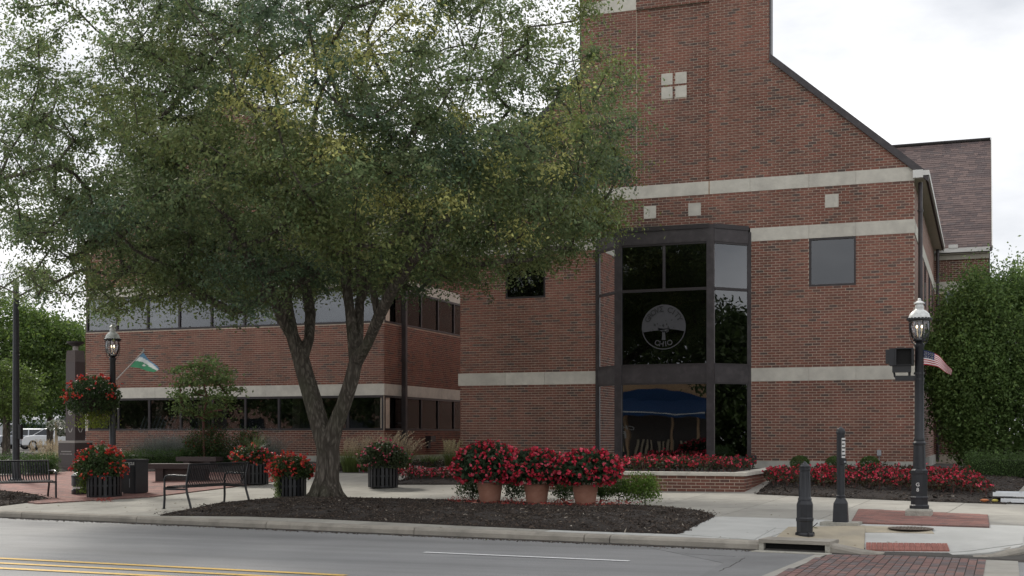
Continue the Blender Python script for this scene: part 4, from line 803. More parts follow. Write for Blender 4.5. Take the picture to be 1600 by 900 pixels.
# ------------------------------------------------------------------ trees
def grow(start, attract, step=.5, jit=.05, sag=0.0, seed=0):
    """start: list of (pos, parent, radius or None); connects every attractor to the nearest branch"""
    rr = random.Random(seed); pos = [Vector(s[0]) for s in start]; par = [s[1] for s in start]; fix = [s[2] for s in start]; tips = []
    A = np.array([p[:] for p in pos]); root = pos[0]
    for a in sorted([Vector(x) for x in attract], key=lambda v: (v - start_c).length):
        d = np.linalg.norm(A - np.array(a[:]), axis=1); dr = np.linalg.norm(A - np.array(start_c[:]), axis=1); da = (a - start_c).length
        cost = d + np.where(dr > da, 3.0, 0) ; cost[:nlock] += 50; i = int(cost.argmin()); L_ = d[i]; n = max(1, int(L_ / step)); prev = i; p0 = pos[i]
        new = []
        for k in range(1, n + 1):
            t = k / n; p = p0.lerp(a, t) + Vector((rr.gauss(0, jit), rr.gauss(0, jit), rr.gauss(0, jit) + sag * math.sin(t * 3.14) * L_)) * (1 if k < n else 0)
            pos.append(p); par.append(prev); fix.append(None); prev = len(pos) - 1; new.append(p[:])
        A = np.vstack([A, np.array(new)]); tips.append(prev)
    return pos, par, fix, tips
def branch_mesh(mb, pos, par, fix, tips, rtip=.010, expo=.46, rmax=.2, nside=6):
    n = len(pos); cnt = [0] * n
    for t in tips: cnt[t] += 1
    for i in range(n - 1, -1, -1):
        if par[i] is not None: cnt[par[i]] += cnt[i]
    rad = [fix[i] if fix[i] else min(rmax, rtip * max(1, cnt[i]) ** expo) for i in range(n)]
    kids = [[] for _ in range(n)]
    for i in range(n):
        if par[i] is not None: kids[par[i]].append(i)
    stack = [(0, None)]
    while stack:
        i, pr = stack.pop(); pts = []; rs = []
        if pr is not None: pts.append(pos[pr]); rs.append(min(rad[pr], rad[i] * 1.5))
        while True:
            pts.append(pos[i]); rs.append(rad[i])
            if not kids[i]: break
            ks = sorted(kids[i], key=lambda k: -rad[k]); [stack.append((k, i)) for k in ks[1:]]; i = ks[0]
        if len(pts) > 1: mb.tube(pts, rs, 10 if max(rs) > .12 else (nside if max(rs) > .03 else 4), caps=False)
    return rad
start_c = Vector((0, 0, 0)); nlock = 0

# ---- the large street tree
TB = G(510, 781); TB.z += .05
tree = thing('street_tree', 'large forked street tree with fine green and yellowing leaves on the mulch bed', 'tree', TB, world=True)
def tp_(px, py, dy=0): q = atY(px, py, TB.y + dy); return Vector(q)
S = []
def addn(p, par, r): S.append((p, par, r)); return len(S) - 1
a = addn(tp_(510, 784), None, .37); a = addn(tp_(510, 778), a, .31); a = addn(tp_(510, 765), a, .285); a = addn(tp_(511, 742), a, .262); a = addn(tp_(513, 715), a, .25); fk = addn(tp_(512, 695), a, .255)
l = addn(tp_(500, 665, .02), fk, .21); l = addn(tp_(490, 630, .05), l, .20); l = addn(tp_(478, 590, .1), l, .19); l = addn(tp_(470, 560, .12), l, .185)
l1 = addn(tp_(457, 525, .1), l, .14); l1 = addn(tp_(449, 480, .15), l1, .125); l1 = addn(tp_(444, 440, .2), l1, .10); l1 = addn(tp_(436, 380, .6), l1, .10); l1 = addn(tp_(425, 300, 1.0), l1, .09)
l2 = addn(tp_(440, 500, -.2), l1 - 4, .10); l2 = addn(tp_(424, 455, -.6), l2, .11); l2 = addn(tp_(395, 410, -1.3), l2, .095); l2 = addn(tp_(350, 340, -2.2), l2, .08)
l3 = addn(tp_(483, 530, .3), l, .11); l3 = addn(tp_(485, 490, .6), l3, .12); l3 = addn(tp_(478, 450, .9), l3, .11); l3 = addn(tp_(462, 425, 1.2), l3, .10); l3 = addn(tp_(455, 350, 2.2), l3, .085)
r = addn(tp_(524, 665, -.02), fk, .175); r = addn(tp_(537, 632, -.05), r, .16); r = addn(tp_(549, 595, -.1), r, .155); r = addn(tp_(556, 565, -.1), r, .15)
r1 = addn(tp_(551, 530, 0), r, .115); r1 = addn(tp_(546, 480, .2), r1, .105); r1 = addn(tp_(538, 420, .4), r1, .12); r1 = addn(tp_(548, 350, .6), r1, .10); r1 = addn(tp_(560, 250, .9), r1, .08)
r2 = addn(tp_(560, 520, .3), r, .11); r2 = addn(tp_(562, 470, .6), r2, .10); r2 = addn(tp_(580, 430, 1.0), r2, .09); r2 = addn(tp_(620, 360, 1.8), r2, .07)
r3 = addn(tp_(573, 540, -.3), r, .105); r3 = addn(tp_(592, 495, -.7), r3, .12); r3 = addn(tp_(615, 450, -1.1), r3, .11); r3 = addn(tp_(650, 400, -1.7), r3, .095); r3 = addn(tp_(700, 340, -2.2), r3, .075)
nlock = 10
CC = Vector((-13.35, TB.y, 7.9)); start_c = tp_(520, 520)
att = []; rr = random.Random(42)
for _ in range(150):      # thin drooping fringe low on the left
    q = atY(rr.uniform(-60, 430), rr.uniform(425, 498), TB.y + rr.uniform(-3.2, 3.5)); q = (q[0], q[1], q[2] + .1)
    if proj(q)[0] < 430 and not (proj(q)[0] < 130 and proj(q)[1] > 465): att.append(Vector(q))
NF = len(att)
while len(att) < 1560:
    x, y, z = rr.uniform(-1, 1), rr.uniform(-1, 1), rr.uniform(-1, 1)
    q = (abs(x) ** 2.3 + abs(y) ** 2.3 + abs(z) ** 2.3) ** (1 / 2.3)
    if q > 1 or q < .42: continue
    zz = z * (4.6 if z > 0 else 3.35) ; droop = -.55 * max(0, (x * x + y * y) ** .5 - .55) * (1 if z < .3 else 0)
    p = CC + Vector((x * 7.4, y * 6.2, zz + droop)); px, py, zc = proj(p)
    e = 1 + .0
    if noise3(np.array([p[:]]), .55, 3)[0] + rr.uniform(-.5, .5) < -.62: continue
    if py < 60 and rr.random() < .35: continue
    if 60 <= py < 190 and rr.random() < .16: continue
    if px < 170 and rr.random() < .22 + (.35 if py < 110 else 0): continue
    if py < 180 and 640 < px < 900 and rr.random() < .35: continue
    if px > 960 and p.y < TB.y + 3: 
        if rr.random() < .5 or px > 985: continue
    if z < -.2 and 415 < px < 640 and py > 452: continue
    if py > 455 and 640 < px < 800: continue
    if py > 468 and px > 640: continue
    if py > 440 and 765 < px < 865: continue
    att.append(p)
pos, par, fix, tips = grow(S, att, .45, .045, .03, 1)
mb = MB(); branch_mesh(mb, pos, par, fix, tips, .0085, .44, .085)
for k in range(9):      # root flare
    an = k * .7 + .2; b0 = TB + Vector((0, 0, -.05)); mb.tube([b0 + Vector((math.cos(an) * .16, math.sin(an) * .16, .42)), b0 + Vector((math.cos(an) * .27, math.sin(an) * .27, .12)), b0 + Vector((math.cos(an) * .44, math.sin(an) * .44, -.02))], [.10, .11, .07], 8)
part('trunk', mb, M['bark'], tree, smooth=True)
ylw = [(430, 130, 55), (400, 165, 45), (530, 225, 42), (505, 250, 25), (610, 312, 30), (690, 318, 32), (812, 335, 38), (790, 320, 25), (845, 195, 35), (945, 85, 45), (935, 150, 50), (965, 130, 40), (730, 175, 25), (640, 20, 40), (560, 60, 40), (855, 250, 25), (470, 90, 40), (770, 260, 22)]
PP = []; CL = []; SZ = []; NN = []
nodes = np.array([p[:] for p in pos])
for ai, a in enumerate(att):
    px, py, zc = proj(a); front_side = a.y < TB.y - .5
    base = np.array([.130, .172, .074]); n_ = noise3(np.array([a[:]]), .8, 9)[0]; base = base * (1 + .22 * n_) * rr.uniform(.8, 1.25)
    if n_ > .35: base = np.array([.155, .19, .070])
    if n_ < -.45: base = np.array([.095, .142, .080])
    yy = 0
    for (x, y, r_) in ylw:
        if math.hypot(px - x, py - y) < r_ and a.y < TB.y - .8: yy = 1
    if px > 880 and rr.random() < .3: base = np.array([.19, .225, .07])
    n = rr.randint(210, 350) if ai >= NF else rr.randint(70, 170); th = rr.uniform(.8, 1.25); c = np.array(a[:]); P_ = RNG.normal(size=(n, 3)) * np.array([.30, .30, .17]) * th + c
    # pull a share of leaves into sprays along twigs
    k = n // 2; tw = rnd_dirs(7) * np.array([.62, .62, .35]) * th; idx = RNG.integers(0, 7, k); t = RNG.random(k)[:, None]; P_[:k] = c + tw[idx] * t + RNG.normal(size=(k, 3)) * .045 - np.array([0, 0, .12]) * t ** 2
    C_ = base * np.exp(RNG.normal(size=(n, 1)) * .22) * np.array([1, 1, 1])
    C_[:, 0] *= np.exp(RNG.normal(size=n) * .08)
    if yy: m_ = RNG.random(n) < .72; C_[m_] = np.array([.42, .42, .15]) * np.exp(RNG.normal(size=(m_.sum(), 1)) * .25)
    PP.append(P_); CL.append(C_); SZ.append(np.full(n, .078)); on = P_ - c; on /= (np.linalg.norm(on, axis=1)[:, None] + 1e-6); oc = (c - np.array(CC[:])); oc = oc / np.linalg.norm(oc); NN.append(on * .75 + oc * .35 + np.array([0, 0, .55]) + RNG.normal(size=(n, 3)) * .5)
PP = np.vstack(PP); CL = np.vstack(CL); SZ = np.concatenate(SZ)
link('crown', leaves('crown', PP, SZ, CL, M['leaf'], .50, .3, nrm=np.vstack(NN)), tree)

def bush_tree(name, label, cat, base, H, rx, ry, h0, natt, nleaf, lsize, colr, bark='bark2', rt=.12, shape=2.0, group=None, seed=0, spread=.3, zsq=.6, coln=.25, top=None, q0=.35, ltip=.006, up=None):
    global start_c, nlock
    rr = random.Random(seed); base = Vector(base); t = thing(name, label, cat, base, group=group, world=True)
    S = [(base + Vector((0, 0, -.05)), None, rt * 1.25), (base + Vector((0, 0, .15)), 0, rt), (base + Vector((rr.uniform(-.05, .05), 0, h0)), 1, rt * .85), (base + Vector((rr.uniform(-.1, .1), 0, h0 + (H - h0) * .35)), 2, rt * .6), (base + Vector((rr.uniform(-.1, .1), 0, h0 + (H - h0) * .68)), 3, rt * .35)]
    start_c = base + Vector((0, 0, h0)); nlock = 1; zc = h0 + (H - h0) * .48; att = []
    while len(att) < natt:
        x, y, z = rr.uniform(-1, 1), rr.uniform(-1, 1), rr.uniform(-1, 1); q = (abs(x) ** shape + abs(y) ** shape + abs(z) ** shape) ** (1 / shape)
        if q > 1 or q < q0: continue
        p = base + Vector((x * rx, y * ry, zc + z * (H - h0) * .52)); 
        if noise3(np.array([p[:]]), 1.2 / max(rx, .5), seed)[0] + rr.uniform(-.6, .6) < -.7: continue
        att.append(p)
    pos, par, fix, tips = grow(S, att, max(.15, rx * .12), rx * .012, 0, seed); mb = MB(); branch_mesh(mb, pos, par, fix, tips, ltip, .46, rt * .6, 5); part('trunk', mb, M[bark], t, smooth=True)
    PP = []; CL = []; n = nleaf // natt
    for a in att:
        c = np.array(a[:]); th = rr.uniform(.75, 1.3); P_ = RNG.normal(size=(n, 3)) * np.array([spread, spread, spread * zsq]) * th + c
        nn = noise3(np.array([a[:]]), 1.5 / max(rx, .5), seed + 5)[0]; b = np.array(colr) * (1 + coln * nn)
        C_ = b * np.exp(RNG.normal(size=(n, 1)) * .25)
        if top is not None: m_ = RNG.random(n) < .25 * max(0, (a.z - base.z) / H - .2); C_[m_] = np.array(top)
        PP.append(P_); CL.append(C_)
    link('crown', leaves('crown', np.vstack(PP), lsize, np.vstack(CL), M['leaf'], .55, .3, up=up), t); return t
# hornbeam on the right: upright dense oval
hb = Vector((.55, 36.2, .68)); bush_tree('hornbeam_tree', 'dense upright dark green tree right of the brick building behind the hedge', 'tree', hb, 5.15, 2.1, 1.9, .35, 520, 140000, .085, (.14, .22, .066), rt=.14, shape=2.15, seed=4, spread=.17, zsq=1.9, coln=.35, top=(.21, .29, .08), q0=.5)
# foliage further right behind it
bush_tree('hornbeam_tree', 'second dense green tree at the right edge behind the upright one', 'tree', (3.3, 40.5, .7), 5.2, 1.9, 1.9, .4, 200, 34000, .11, (.065, .11, .035), rt=.12, shape=2.4, seed=6, spread=.28, zsq=1.1, q0=.5)
bush_tree('hornbeam_tree', 'dark green tree low at the right edge behind the clipped hedges', 'tree', (4.9, 37.5, .7), 5.0, 2.2, 1.9, .2, 180, 26000, .12, (.07, .115, .038), rt=.12, shape=2.4, seed=7, spread=.28, zsq=1.1, q0=.4)
# young tree with the red-brown stem
sb = Vector(atz(319, 730, .68)); bush_tree('young_tree', 'young tree with a thin red brown stem planted in front of the left wing', 'tree', (sb.x, sb.y, .68), 3.35, 1.10, 1.05, 1.45, 56, 3800, .105, (.13, .19, .065), bark='stemred', rt=.045, seed=8, spread=.17, zsq=.35, q0=.25, top=(.17, .23, .07), ltip=.009)
# trees of the street on the far left
def far(px, py, Y): q = atY(px, py, Y); return (q[0], Y, .7)
bush_tree('maple_tree', 'broad green maple behind the dark pole at the left edge', 'tree', far(10, 640, 52), 8.2, 4.2, 3.2, 1.9, 240, 42000, .17, (.075, .125, .028), bark='bark', rt=.2, seed=10, spread=.5, zsq=.45, top=(.17, .24, .05))
bush_tree('maple_tree', 'green tree between the dark pole and the granite monument', 'tree', far(78, 640, 60), 7.9, 3.0, 3.0, 2.3, 180, 32000, .17, (.06, .105, .03), bark='bark', rt=.2, seed=12, spread=.5, zsq=.45, top=(.15, .21, .05))
bush_tree('maple_tree', 'pale green tree just left of the brick wing rising behind the monument', 'tree', far(124, 640, 72), 8.8, 3.2, 3.0, 2.6, 150, 22000, .2, (.085, .125, .05), bark='bark', rt=.2, seed=14, spread=.55, zsq=.5)
bush_tree('maple_tree', 'yellow green young tree cut by the left edge of the photograph', 'tree', far(6, 640, 40), 3.9, 1.3, 1.2, 1.7, 60, 7000, .12, (.10, .15, .035), bark='bark', rt=.09, seed=15, spread=.3, zsq=.45)

# ------------------------------------------------------------------ shrubs, hedges, grasses
def leafy_box(P0_, hx, hy, hz, n, size, colr, rz=0, rough=.07):
    U = RNG.random((n, 3)) * 2 - 1; f = RNG.integers(0, 5, n); 
    for k, (ax, v) in enumerate(((0, -1), (0, 1), (1, -1), (1, -1), (2, 1))): U[f == k, ax] = v
    P = U * np.array([hx, hy, hz / 2]); P += RNG.normal(size=P.shape) * rough; P[:, 2] += hz / 2
    nz = noise3(P, 3.0, 4); P[:, 2] += nz * .035; P[:, 1] += nz * .03
    c, s = math.cos(rz), math.sin(rz); Q = np.stack([P[:, 0] * c - P[:, 1] * s, P[:, 0] * s + P[:, 1] * c, P[:, 2]], 1)
    C = np.array(colr) * np.exp(RNG.normal(size=(n, 1)) * .3) * (1 + .3 * noise3(P, 4, 2)[:, None]); return Q, size, np.clip(C, .008, 1)
def hedge(label, a, b, w, h, n, colr, size=.035, group=None):
    a, b = Vector(a), Vector(b); c = (a + b) / 2; d = b - a; rz = math.atan2(d.y, d.x); z = gz(c.x, c.y); t = thing('hedge', label, 'hedge', (c.x, c.y, z), group=group); t.rotation_euler = (0, 0, rz)
    P, s, C = leafy_box(None, d.length / 2, w / 2, h, n, size, colr); link('foliage', leaves('foliage', P, s, C, M['leaf'], .6, .3), t)
    mb = MB(); L2 = d.length / 2 - .06
    for k in range(int(L2 * 5)): x = -L2 + k * .4; mb.tube([(x, 0, 0), (x + .05, .05, h * .6), (x - .08, w * .3, h * .9)], [.02, .012, .005], 5); mb.tube([(x, 0, h * .1), (x + .15, -w * .35, h * .85)], [.012, .004], 5)
    part('stems', mb, M['bark2'], t); 
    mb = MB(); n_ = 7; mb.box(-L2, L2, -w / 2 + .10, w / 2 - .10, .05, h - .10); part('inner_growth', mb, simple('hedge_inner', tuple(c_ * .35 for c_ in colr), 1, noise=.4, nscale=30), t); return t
def r2(px, py): g = G(px, py); return (g.x, g.y)
hg = (.055, .10, .028)
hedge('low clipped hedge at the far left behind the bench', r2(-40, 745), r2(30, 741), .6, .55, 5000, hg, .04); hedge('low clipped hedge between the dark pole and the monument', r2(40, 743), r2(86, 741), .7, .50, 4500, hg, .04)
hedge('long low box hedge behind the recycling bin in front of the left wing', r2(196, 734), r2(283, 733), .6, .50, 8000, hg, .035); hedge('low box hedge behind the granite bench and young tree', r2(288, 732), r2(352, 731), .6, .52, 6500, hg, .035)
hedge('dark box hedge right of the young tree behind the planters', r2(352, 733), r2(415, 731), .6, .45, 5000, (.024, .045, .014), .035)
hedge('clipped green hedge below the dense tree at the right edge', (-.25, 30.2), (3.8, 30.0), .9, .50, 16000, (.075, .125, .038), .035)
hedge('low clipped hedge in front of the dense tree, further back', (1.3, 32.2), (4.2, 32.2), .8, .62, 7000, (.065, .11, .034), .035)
def ball(label, base, r, n, colr, size=.03, cat='shrub', sq=.85, group=None, name='box_shrub'):
    t = thing(name, label, cat, base, group=group); d = rnd_dirs(n); rad = r * (1 - np.abs(RNG.normal(size=(n, 1))) * .12); P = d * rad * np.array([1, 1, sq]); P *= (1 + .07 * noise3(P, 9 / r * .5, 3))[:, None]; P[:, 2] += r * sq
    C = np.array(colr) * np.exp(RNG.normal(size=(n, 1)) * .3); link('foliage', leaves('foliage', P, size, C, M['leaf'], .6, .3), t)
    mb = MB(); [mb.tube([(0, 0, -.03), (math.cos(k) * r * .2, math.sin(k) * r * .2, r * .8), (math.cos(k) * r * .6, math.sin(k) * r * .6, r * 1.2)], [.02, .013, .006], 5) for k in range(6)]; part('stems', mb, M['bark2'], t); return t
for px, lb in ((1250, 'round clipped box shrub behind the short bollard'), (1305, 'round clipped box shrub half hidden by the tall button post'), (1359, 'round clipped box shrub next to the wall box and conduit')):
    q = atY(px, 737, 31.6); ball(lb, (q[0], 31.6, .72), .245, 3000, (.075, .135, .035), .03, group='round box shrubs along the wall')
def blades(n, h, spread, w, c, lean=.5, plume=None, seed=0, rad=.15):
    rr = np.random.default_rng(seed); V = []; Fq = []; C = []; PV = []; PC = []
    for i in range(n):
        a = rr.uniform(0, 6.283); r0 = rad * math.sqrt(rr.random()); x0, y0 = r0 * math.cos(a), r0 * math.sin(a); a2 = a + rr.normal() * .5; hh = h * rr.uniform(.6, 1.1); ln = spread * rr.uniform(.3, 1.1) * lean * 2; ww = w * rr.uniform(.7, 1.2)
        dx, dy = math.cos(a2), math.sin(a2); col = np.array(c) * math.exp(rr.normal() * .3); b = len(V)
        for k in range(5):
            t = k / 4; px, py, pz = x0 + dx * ln * t ** 2, y0 + dy * ln * t ** 2, hh * (t - .28 * lean * t ** 3); wd = ww * (1 - t * .85); V += [(px - dy * wd, py + dx * wd, pz), (px + dy * wd, py - dx * wd, pz)]; C += [col * (.8 + .4 * t)] * 2
            if k: Fq.append((b + 2 * k - 2, b + 2 * k - 1, b + 2 * k + 1, b + 2 * k))
        if plume and rr.random() < plume[1]:
            hh = plume[2] * rr.uniform(.8, 1.1); ex = plume[3] * rr.uniform(.6, 1.3); wx = plume[4]
            for s in range(26):
                t = .62 + .38 * s / 25; cx_, cy_, cz_ = x0 + (dx * .5 + wx) * ex * t ** 2.2, y0 + dy * .5 * ex * t ** 2.2, hh * (t - .10 * t ** 4)
                PV.append((cx_ + rr.normal() * .010, cy_ + rr.normal() * .010, cz_ + rr.normal() * .008)); PC.append(np.array(plume[0]) * math.exp(rr.normal() * .2))
    return V, Fq, C, PV, PC
def grass_plant(label, base, n, h, spread, w, c, plume=None, seed=0, rad=.15, group=None):
    t = thing('ornamental_grass', label, 'ornamental grass', base, group=group); V, Fq, C, PV, PC = blades(n, h, spread, w, c, .6, plume, seed, rad); link('blades', np_mesh('blades', V, Fq, M['leaf'], np.array(C)), t)
    if PV: link('plumes', leaves('plumes', np.array(PV), .05, np.array(PC), M['straw'], .28, .3, up=1.0), t)
    return t
gr = (.12, .165, .045); pl_ = (.44, .36, .25)
for i, (px, py, h, lb) in enumerate(((548, 738, .75, 'tall green grass with beige plumes directly right of the big trunk'), (575, 737, .8, 'beige plumed grass between the trunk and the pale flower planter'), (602, 737, .85, 'highest plumed grass behind the pale flower planter'), (628, 736, .72, 'plumed grass leaning right beside the brown downpipe'))):
    grass_plant(lb, G(px, py), 520, h, .35, .006, gr, (pl_, .09, h * 1.36, .5, .6), 30 + i, .22, 'plumed grasses in front of the left wing')
grass_plant('low fresh green grass at the foot of the brown downpipe', G(672, 730), 420, .45, .35, .006, (.10, .15, .04), None, 40, .25); grass_plant('green and straw coloured grass against the corner of the brick block', G(706, 733), 520, .62, .3, .006, (.12, .15, .05), ((.42, .36, .22), .12, .85, .2, .2), 41, .18)
for i, (px, py) in enumerate(((60, 728), (84, 726), (72, 724))): grass_plant('straw coloured grass behind the hedge near the parked cars', G(px, py), 220, .55, .3, .008, (.22, .20, .10), (pl_, .12, .85, .3, .2), 50 + i, .25, 'straw grasses behind the far hedge')
# hazy grey-green perennials against the left wing
for i, (px, w_) in enumerate(((205, 1), (235, 1.1), (262, 1), (290, 1.05), (330, .9), (395, 1.0), (432, 1.0))):
    q = atz(px, 728, .69); t = thing('lavender_clump', ('wispy grey green perennials directly right of the left lamp post', 'wispy grey perennials behind the recycling bin', 'wispy grey perennials between the recycling bin and the young tree', 'wispy grey perennials just left of the young tree stem', 'wispy grey perennials just right of the young tree stem', 'wispy perennials behind the planter with dull red flowers', 'wispy perennials just left of the big forked trunk')[i], 'perennials', (q[0], 33.6, .68), group='wispy perennials along the left wing')
    V, Fq, C, PV, PC = blades(900, 1.0 * w_, .5, .004, (.16, .185, .155), .5, None, 60 + i, .5); link('stems', np_mesh('stems', V, Fq, M['leaf'], np.array(C)), t)
    n = 2600; P = RNG.normal(size=(n, 3)) * np.array([.45, .35, .24]) + np.array([0, 0, .62]); C = np.array([.20, .21, .21]) * np.exp(RNG.normal(size=(n, 1)) * .3); link('blossom', leaves('blossom', P, .028, C, M['leaf'], .5), t)
for (px, py, s, lb) in ((352, 722, .42, 'rose bush with reddish new shoots right of the young tree'), (385, 722, .5, 'arching green shrub behind the red flower planter'), (440, 716, .45, 'dark green rose bush left of the big trunk')):
    g = atz(px, 728, .68); bush_tree('rose_bush', lb, 'shrub', (g[0], 32.6, .67), s * 2.6, s * 1.0, s, .25, 40, 2400, .06, (.055, .09, .03), rt=.02, seed=int(px), spread=.12, zsq=.8, q0=.1, top=(.18, .05, .03))

# ------------------------------------------------------------------ flowering plants
def blossoms(P, size, colr, name, m='flower', var=.25, nd=None):
    """each blossom: three crossed petals"""
    PP = np.repeat(P, 4, axis=0) + RNG.normal(size=(len(P) * 4, 3)) * size * .28; C = np.array(colr)[RNG.integers(0, len(colr), len(P))]; C = np.repeat(C, 4, axis=0) * np.exp(RNG.normal(size=(len(PP), 1)) * var)
    return leaves(name, PP, size, np.clip(C, 0, .95), M[m], .85, .25)
RED = [(.60, .032, .075), (.46, .02, .045), (.68, .09, .14), (.32, .018, .03)]; ORED = [(.55, .05, .035), (.48, .02, .025), (.40, .03, .03), (.6, .1, .05)]; PINK = [(.34, .03, .08), (.42, .10, .14), (.30, .05, .07)]
def mound_pts(n, rx, ry, rz, top=True, jit=.08, low=-.35):
    d = rnd_dirs(n * 2); d = d[d[:, 2] > low][:n]; P = d * (1 - np.abs(RNG.normal(size=(len(d), 1))) * jit) * np.array([rx, ry, rz]); P *= (1 + .10 * noise3(P, 7, 6))[:, None]; return P
def begonia(label, base, rx, ry, rz, zc, nl, nf, lsize, fsize, leafc, fl, group=None, hang=None, name='flowering_plant', par=None):
    pass
def flower_mass(parent, c, rx, ry, rz, nl, nf, lsize, fsize, leafc, fl, low=-.35, flow=-.25, hang=None, cluster=0):
    P = mound_pts(nl, rx * .93, ry * .93, rz * .93, jit=.22, low=low); P2 = P * .6; P = np.vstack([P, P2[: nl // 3]]); C = np.array(leafc) * np.exp(RNG.normal(size=(len(P), 1)) * .32)
    link('foliage', leaves('foliage', P + np.array(c), lsize, C, M['leaf'], .62, .25), parent)
    Fp = mound_pts(nf, rx, ry, rz, jit=.05, low=flow)
    if cluster: b = Fp[:max(1, len(Fp) // cluster)]; Fp = (b[:, None] + RNG.normal(size=(len(b), cluster, 3)) * .045).reshape(-1, 3)
    link('blossoms', blossoms(Fp + np.array(c), fsize, fl, 'blossoms'), parent)
    mb = MB()
    for k in range(9): a = k * .7; mb.tube([(c[0], c[1], c[2] - rz * .5), (c[0] + math.cos(a) * rx * .3, c[1] + math.sin(a) * ry * .3, c[2]), (c[0] + math.cos(a) * rx * .75, c[1] + math.sin(a) * ry * .75, c[2] + rz * .35)], [.012, .009, .005], 5)
    part('stems', mb, M['stemred'], parent)
    if hang:
        (n, x, y, zt_, ln, w, colr) = hang; t = RNG.random(n); P = np.stack([x + RNG.normal(size=n) * w, y + RNG.normal(size=n) * w * .6, zt_ - ln * t], 1); C = np.array(colr) * np.exp(RNG.normal(size=(n, 1)) * .25); link('trailing_growth', leaves('trailing_growth', P, .05, C, M['leaf'], .5, .3, up=-1.2), parent)['kind'] = 'stuff'
dkg = (.022, .040, .020)
# terracotta pots
for i, (px, py, w, lb, fr_) in enumerate(((765.5, 793, .80, 'leftmost of the three terracotta pots, its begonias rising highest', 1.1), (838.5, 794.5, .8, 'middle terracotta pot of red begonias between two others', .9), (914.5, 796, .8, 'rightmost terracotta pot, beside the small bright green shrubs', .92))):
    g = G(px, py); g.z += .09; zc = proj(g)[2]; k = zc / F; rt, rb, h = 20.5 * k, 15.5 * k, 31 * k
    pot = thing('terracotta_pot', lb, 'flower pot', g, group='three terracotta pots in the mulch bed')
    mb = MB(); mb.lathe([(rb * .96, 0), (rb, .01), (rb + (rt - rb) * .62, h * .66), (rb + (rt - rb) * .62 + .012, h * .665), (rb + (rt - rb) * .66 + .012, h * .70), (rb + (rt - rb) * .66, h * .71), (rt * .975, h * .93), (rt * 1.03, h * .94), (rt * 1.04, h), (rt * .93, h), (rt * .9, h * .9)], 36); part('pot', mb, M['terra'], pot, smooth=True)
    mb = MB(); mb.lathe([(rt * .89, h * .87), (rt * .89, h * .88)], 24); part('compost', mb, M['mulch'], pot)
    pt = thing('begonia_plant', ('tall full red begonia in the left clay pot', 'red begonia in the middle clay pot', 'red begonia with brighter blooms in the right clay pot')[i], 'flowering plant', g + Vector((0, 0, h)), group='red begonias in the clay pots')
    flower_mass(pt, ((-.05, -.03, .06)[i], 0, .30 * fr_), .68 * (1.08 if i == 0 else .96), .52, .43 * fr_, 2100, 300, .095, .058, (.048, .082, .042), RED, -.75, -.72)
# small green shrubs between the pots
for (px, py, s, c_, lb, nl) in ((738, 788, .30, (.06, .10, .03), 'thin leggy green shrub left of the left clay pot', 1300), (800, 787, .27, (.04, .075, .025), 'dark small shrub between the left and middle clay pots', 1200), (882, 789, .27, (.055, .10, .03), 'small shrub between the middle and right clay pots', 1300), (938, 789, .20, (.05, .09, .03), 'small shrub hidden right behind the right clay pot', 800), (967, 790, .27, (.075, .13, .03), 'yellow green shrub just right of the clay pots', 1500), (1008, 791, .34, (.12, .20, .035), 'bright lime green fine leaved shrub, rightmost in the mulch bed', 3200)):
    g = G(px, py); g.z += .06; bush_tree('small_shrub', lb, 'shrub', g, s * 1.55, s, s * .8, .10, 30, nl, .040, c_, rt=.012, seed=int(px), spread=s * .22, zsq=.9, q0=.1, ltip=.004, up=.8, group='small shrubs in the mulch bed')

# slatted planters
def planter(label, loc, r, h, fl, leafc, mass, seed, group, nf=130, nl=1500, hang=None, cluster=3, plabel=None):
    t = thing('slatted_planter', label, 'planter', loc, group=group)
    mb = MB(); n = 22
    for k in range(n): a = 2 * math.pi * k / n; c_, s_ = math.cos(a), math.sin(a); mb = MB(); mb.obox((c_ * r, s_ * r, h * .5), (c_ * .006, s_ * .006, 0), (-s_ * r * .09, c_ * r * .09, 0), (0, 0, h * .47)); part('slat', mb, M['black'], t)
    for z in (.02, h * .5, h - .04): mb = MB(); mb.lathe([(r - .022, z), (r - .008, z), (r - .008, z + .035), (r - .022, z + .035)], 28); part('ring', mb, M['black'], t)
    mb = MB(); mb.lathe([(r * .86, .03), (r * .9, h - .02), (r * .86, h - .05)], 24); part('liner', mb, M['void'], t)
    p = thing('planter_flowers', plabel, 'flowering plant', (loc[0], loc[1], loc[2] + h), group=group + ' (plants)'); flower_mass(p, mass[:3], mass[3], mass[4], mass[5], nl, nf, .07, .052, leafc, fl, -.6, -.5, hang, cluster); return t
gp_ = 'black slatted planters of flowers'
g = G(163, 777); planter('black slatted planter by the recycling bin, spilling red flowers', g, .37, .50, ORED, (.06, .10, .035), (-.12, 0, .18, .64, .5, .52), 1, gp_, 190, 2600, (420, -.35, -.25, .1, .5, .09, (.10, .15, .03)), 3, 'large spreading red begonia in the planter by the recycling bin')
g = G(456, 779); planter('tall black slatted planter left of the big trunk', g, .30, .50, ORED, (.055, .085, .03), (0, 0, .10, .50, .42, .34), 2, gp_, 170, 1700, (320, -.18, -.28, .0, .5, .05, (.14, .19, .06)), 3, 'orange red flowers in the planter left of the big trunk')
g = G(398, 757); planter('black slatted planter behind the right end of the empty bench', g, .33, .52, ORED + PINK, (.05, .075, .03), (-.08, 0, .14, .62, .45, .30), 3, gp_, 150, 1500, None, 3, 'dull red flowers in the planter behind the bench')
g = G(598.5, 762); planter('black slatted planter alone on the pavement right of the big trunk', g, .34, .52, PINK, (.055, .075, .035), (0, 0, .16, .66, .5, .42), 4, gp_, 70, 2800, None, 2, 'greyish pink flowers in the planter alone on the pavement')
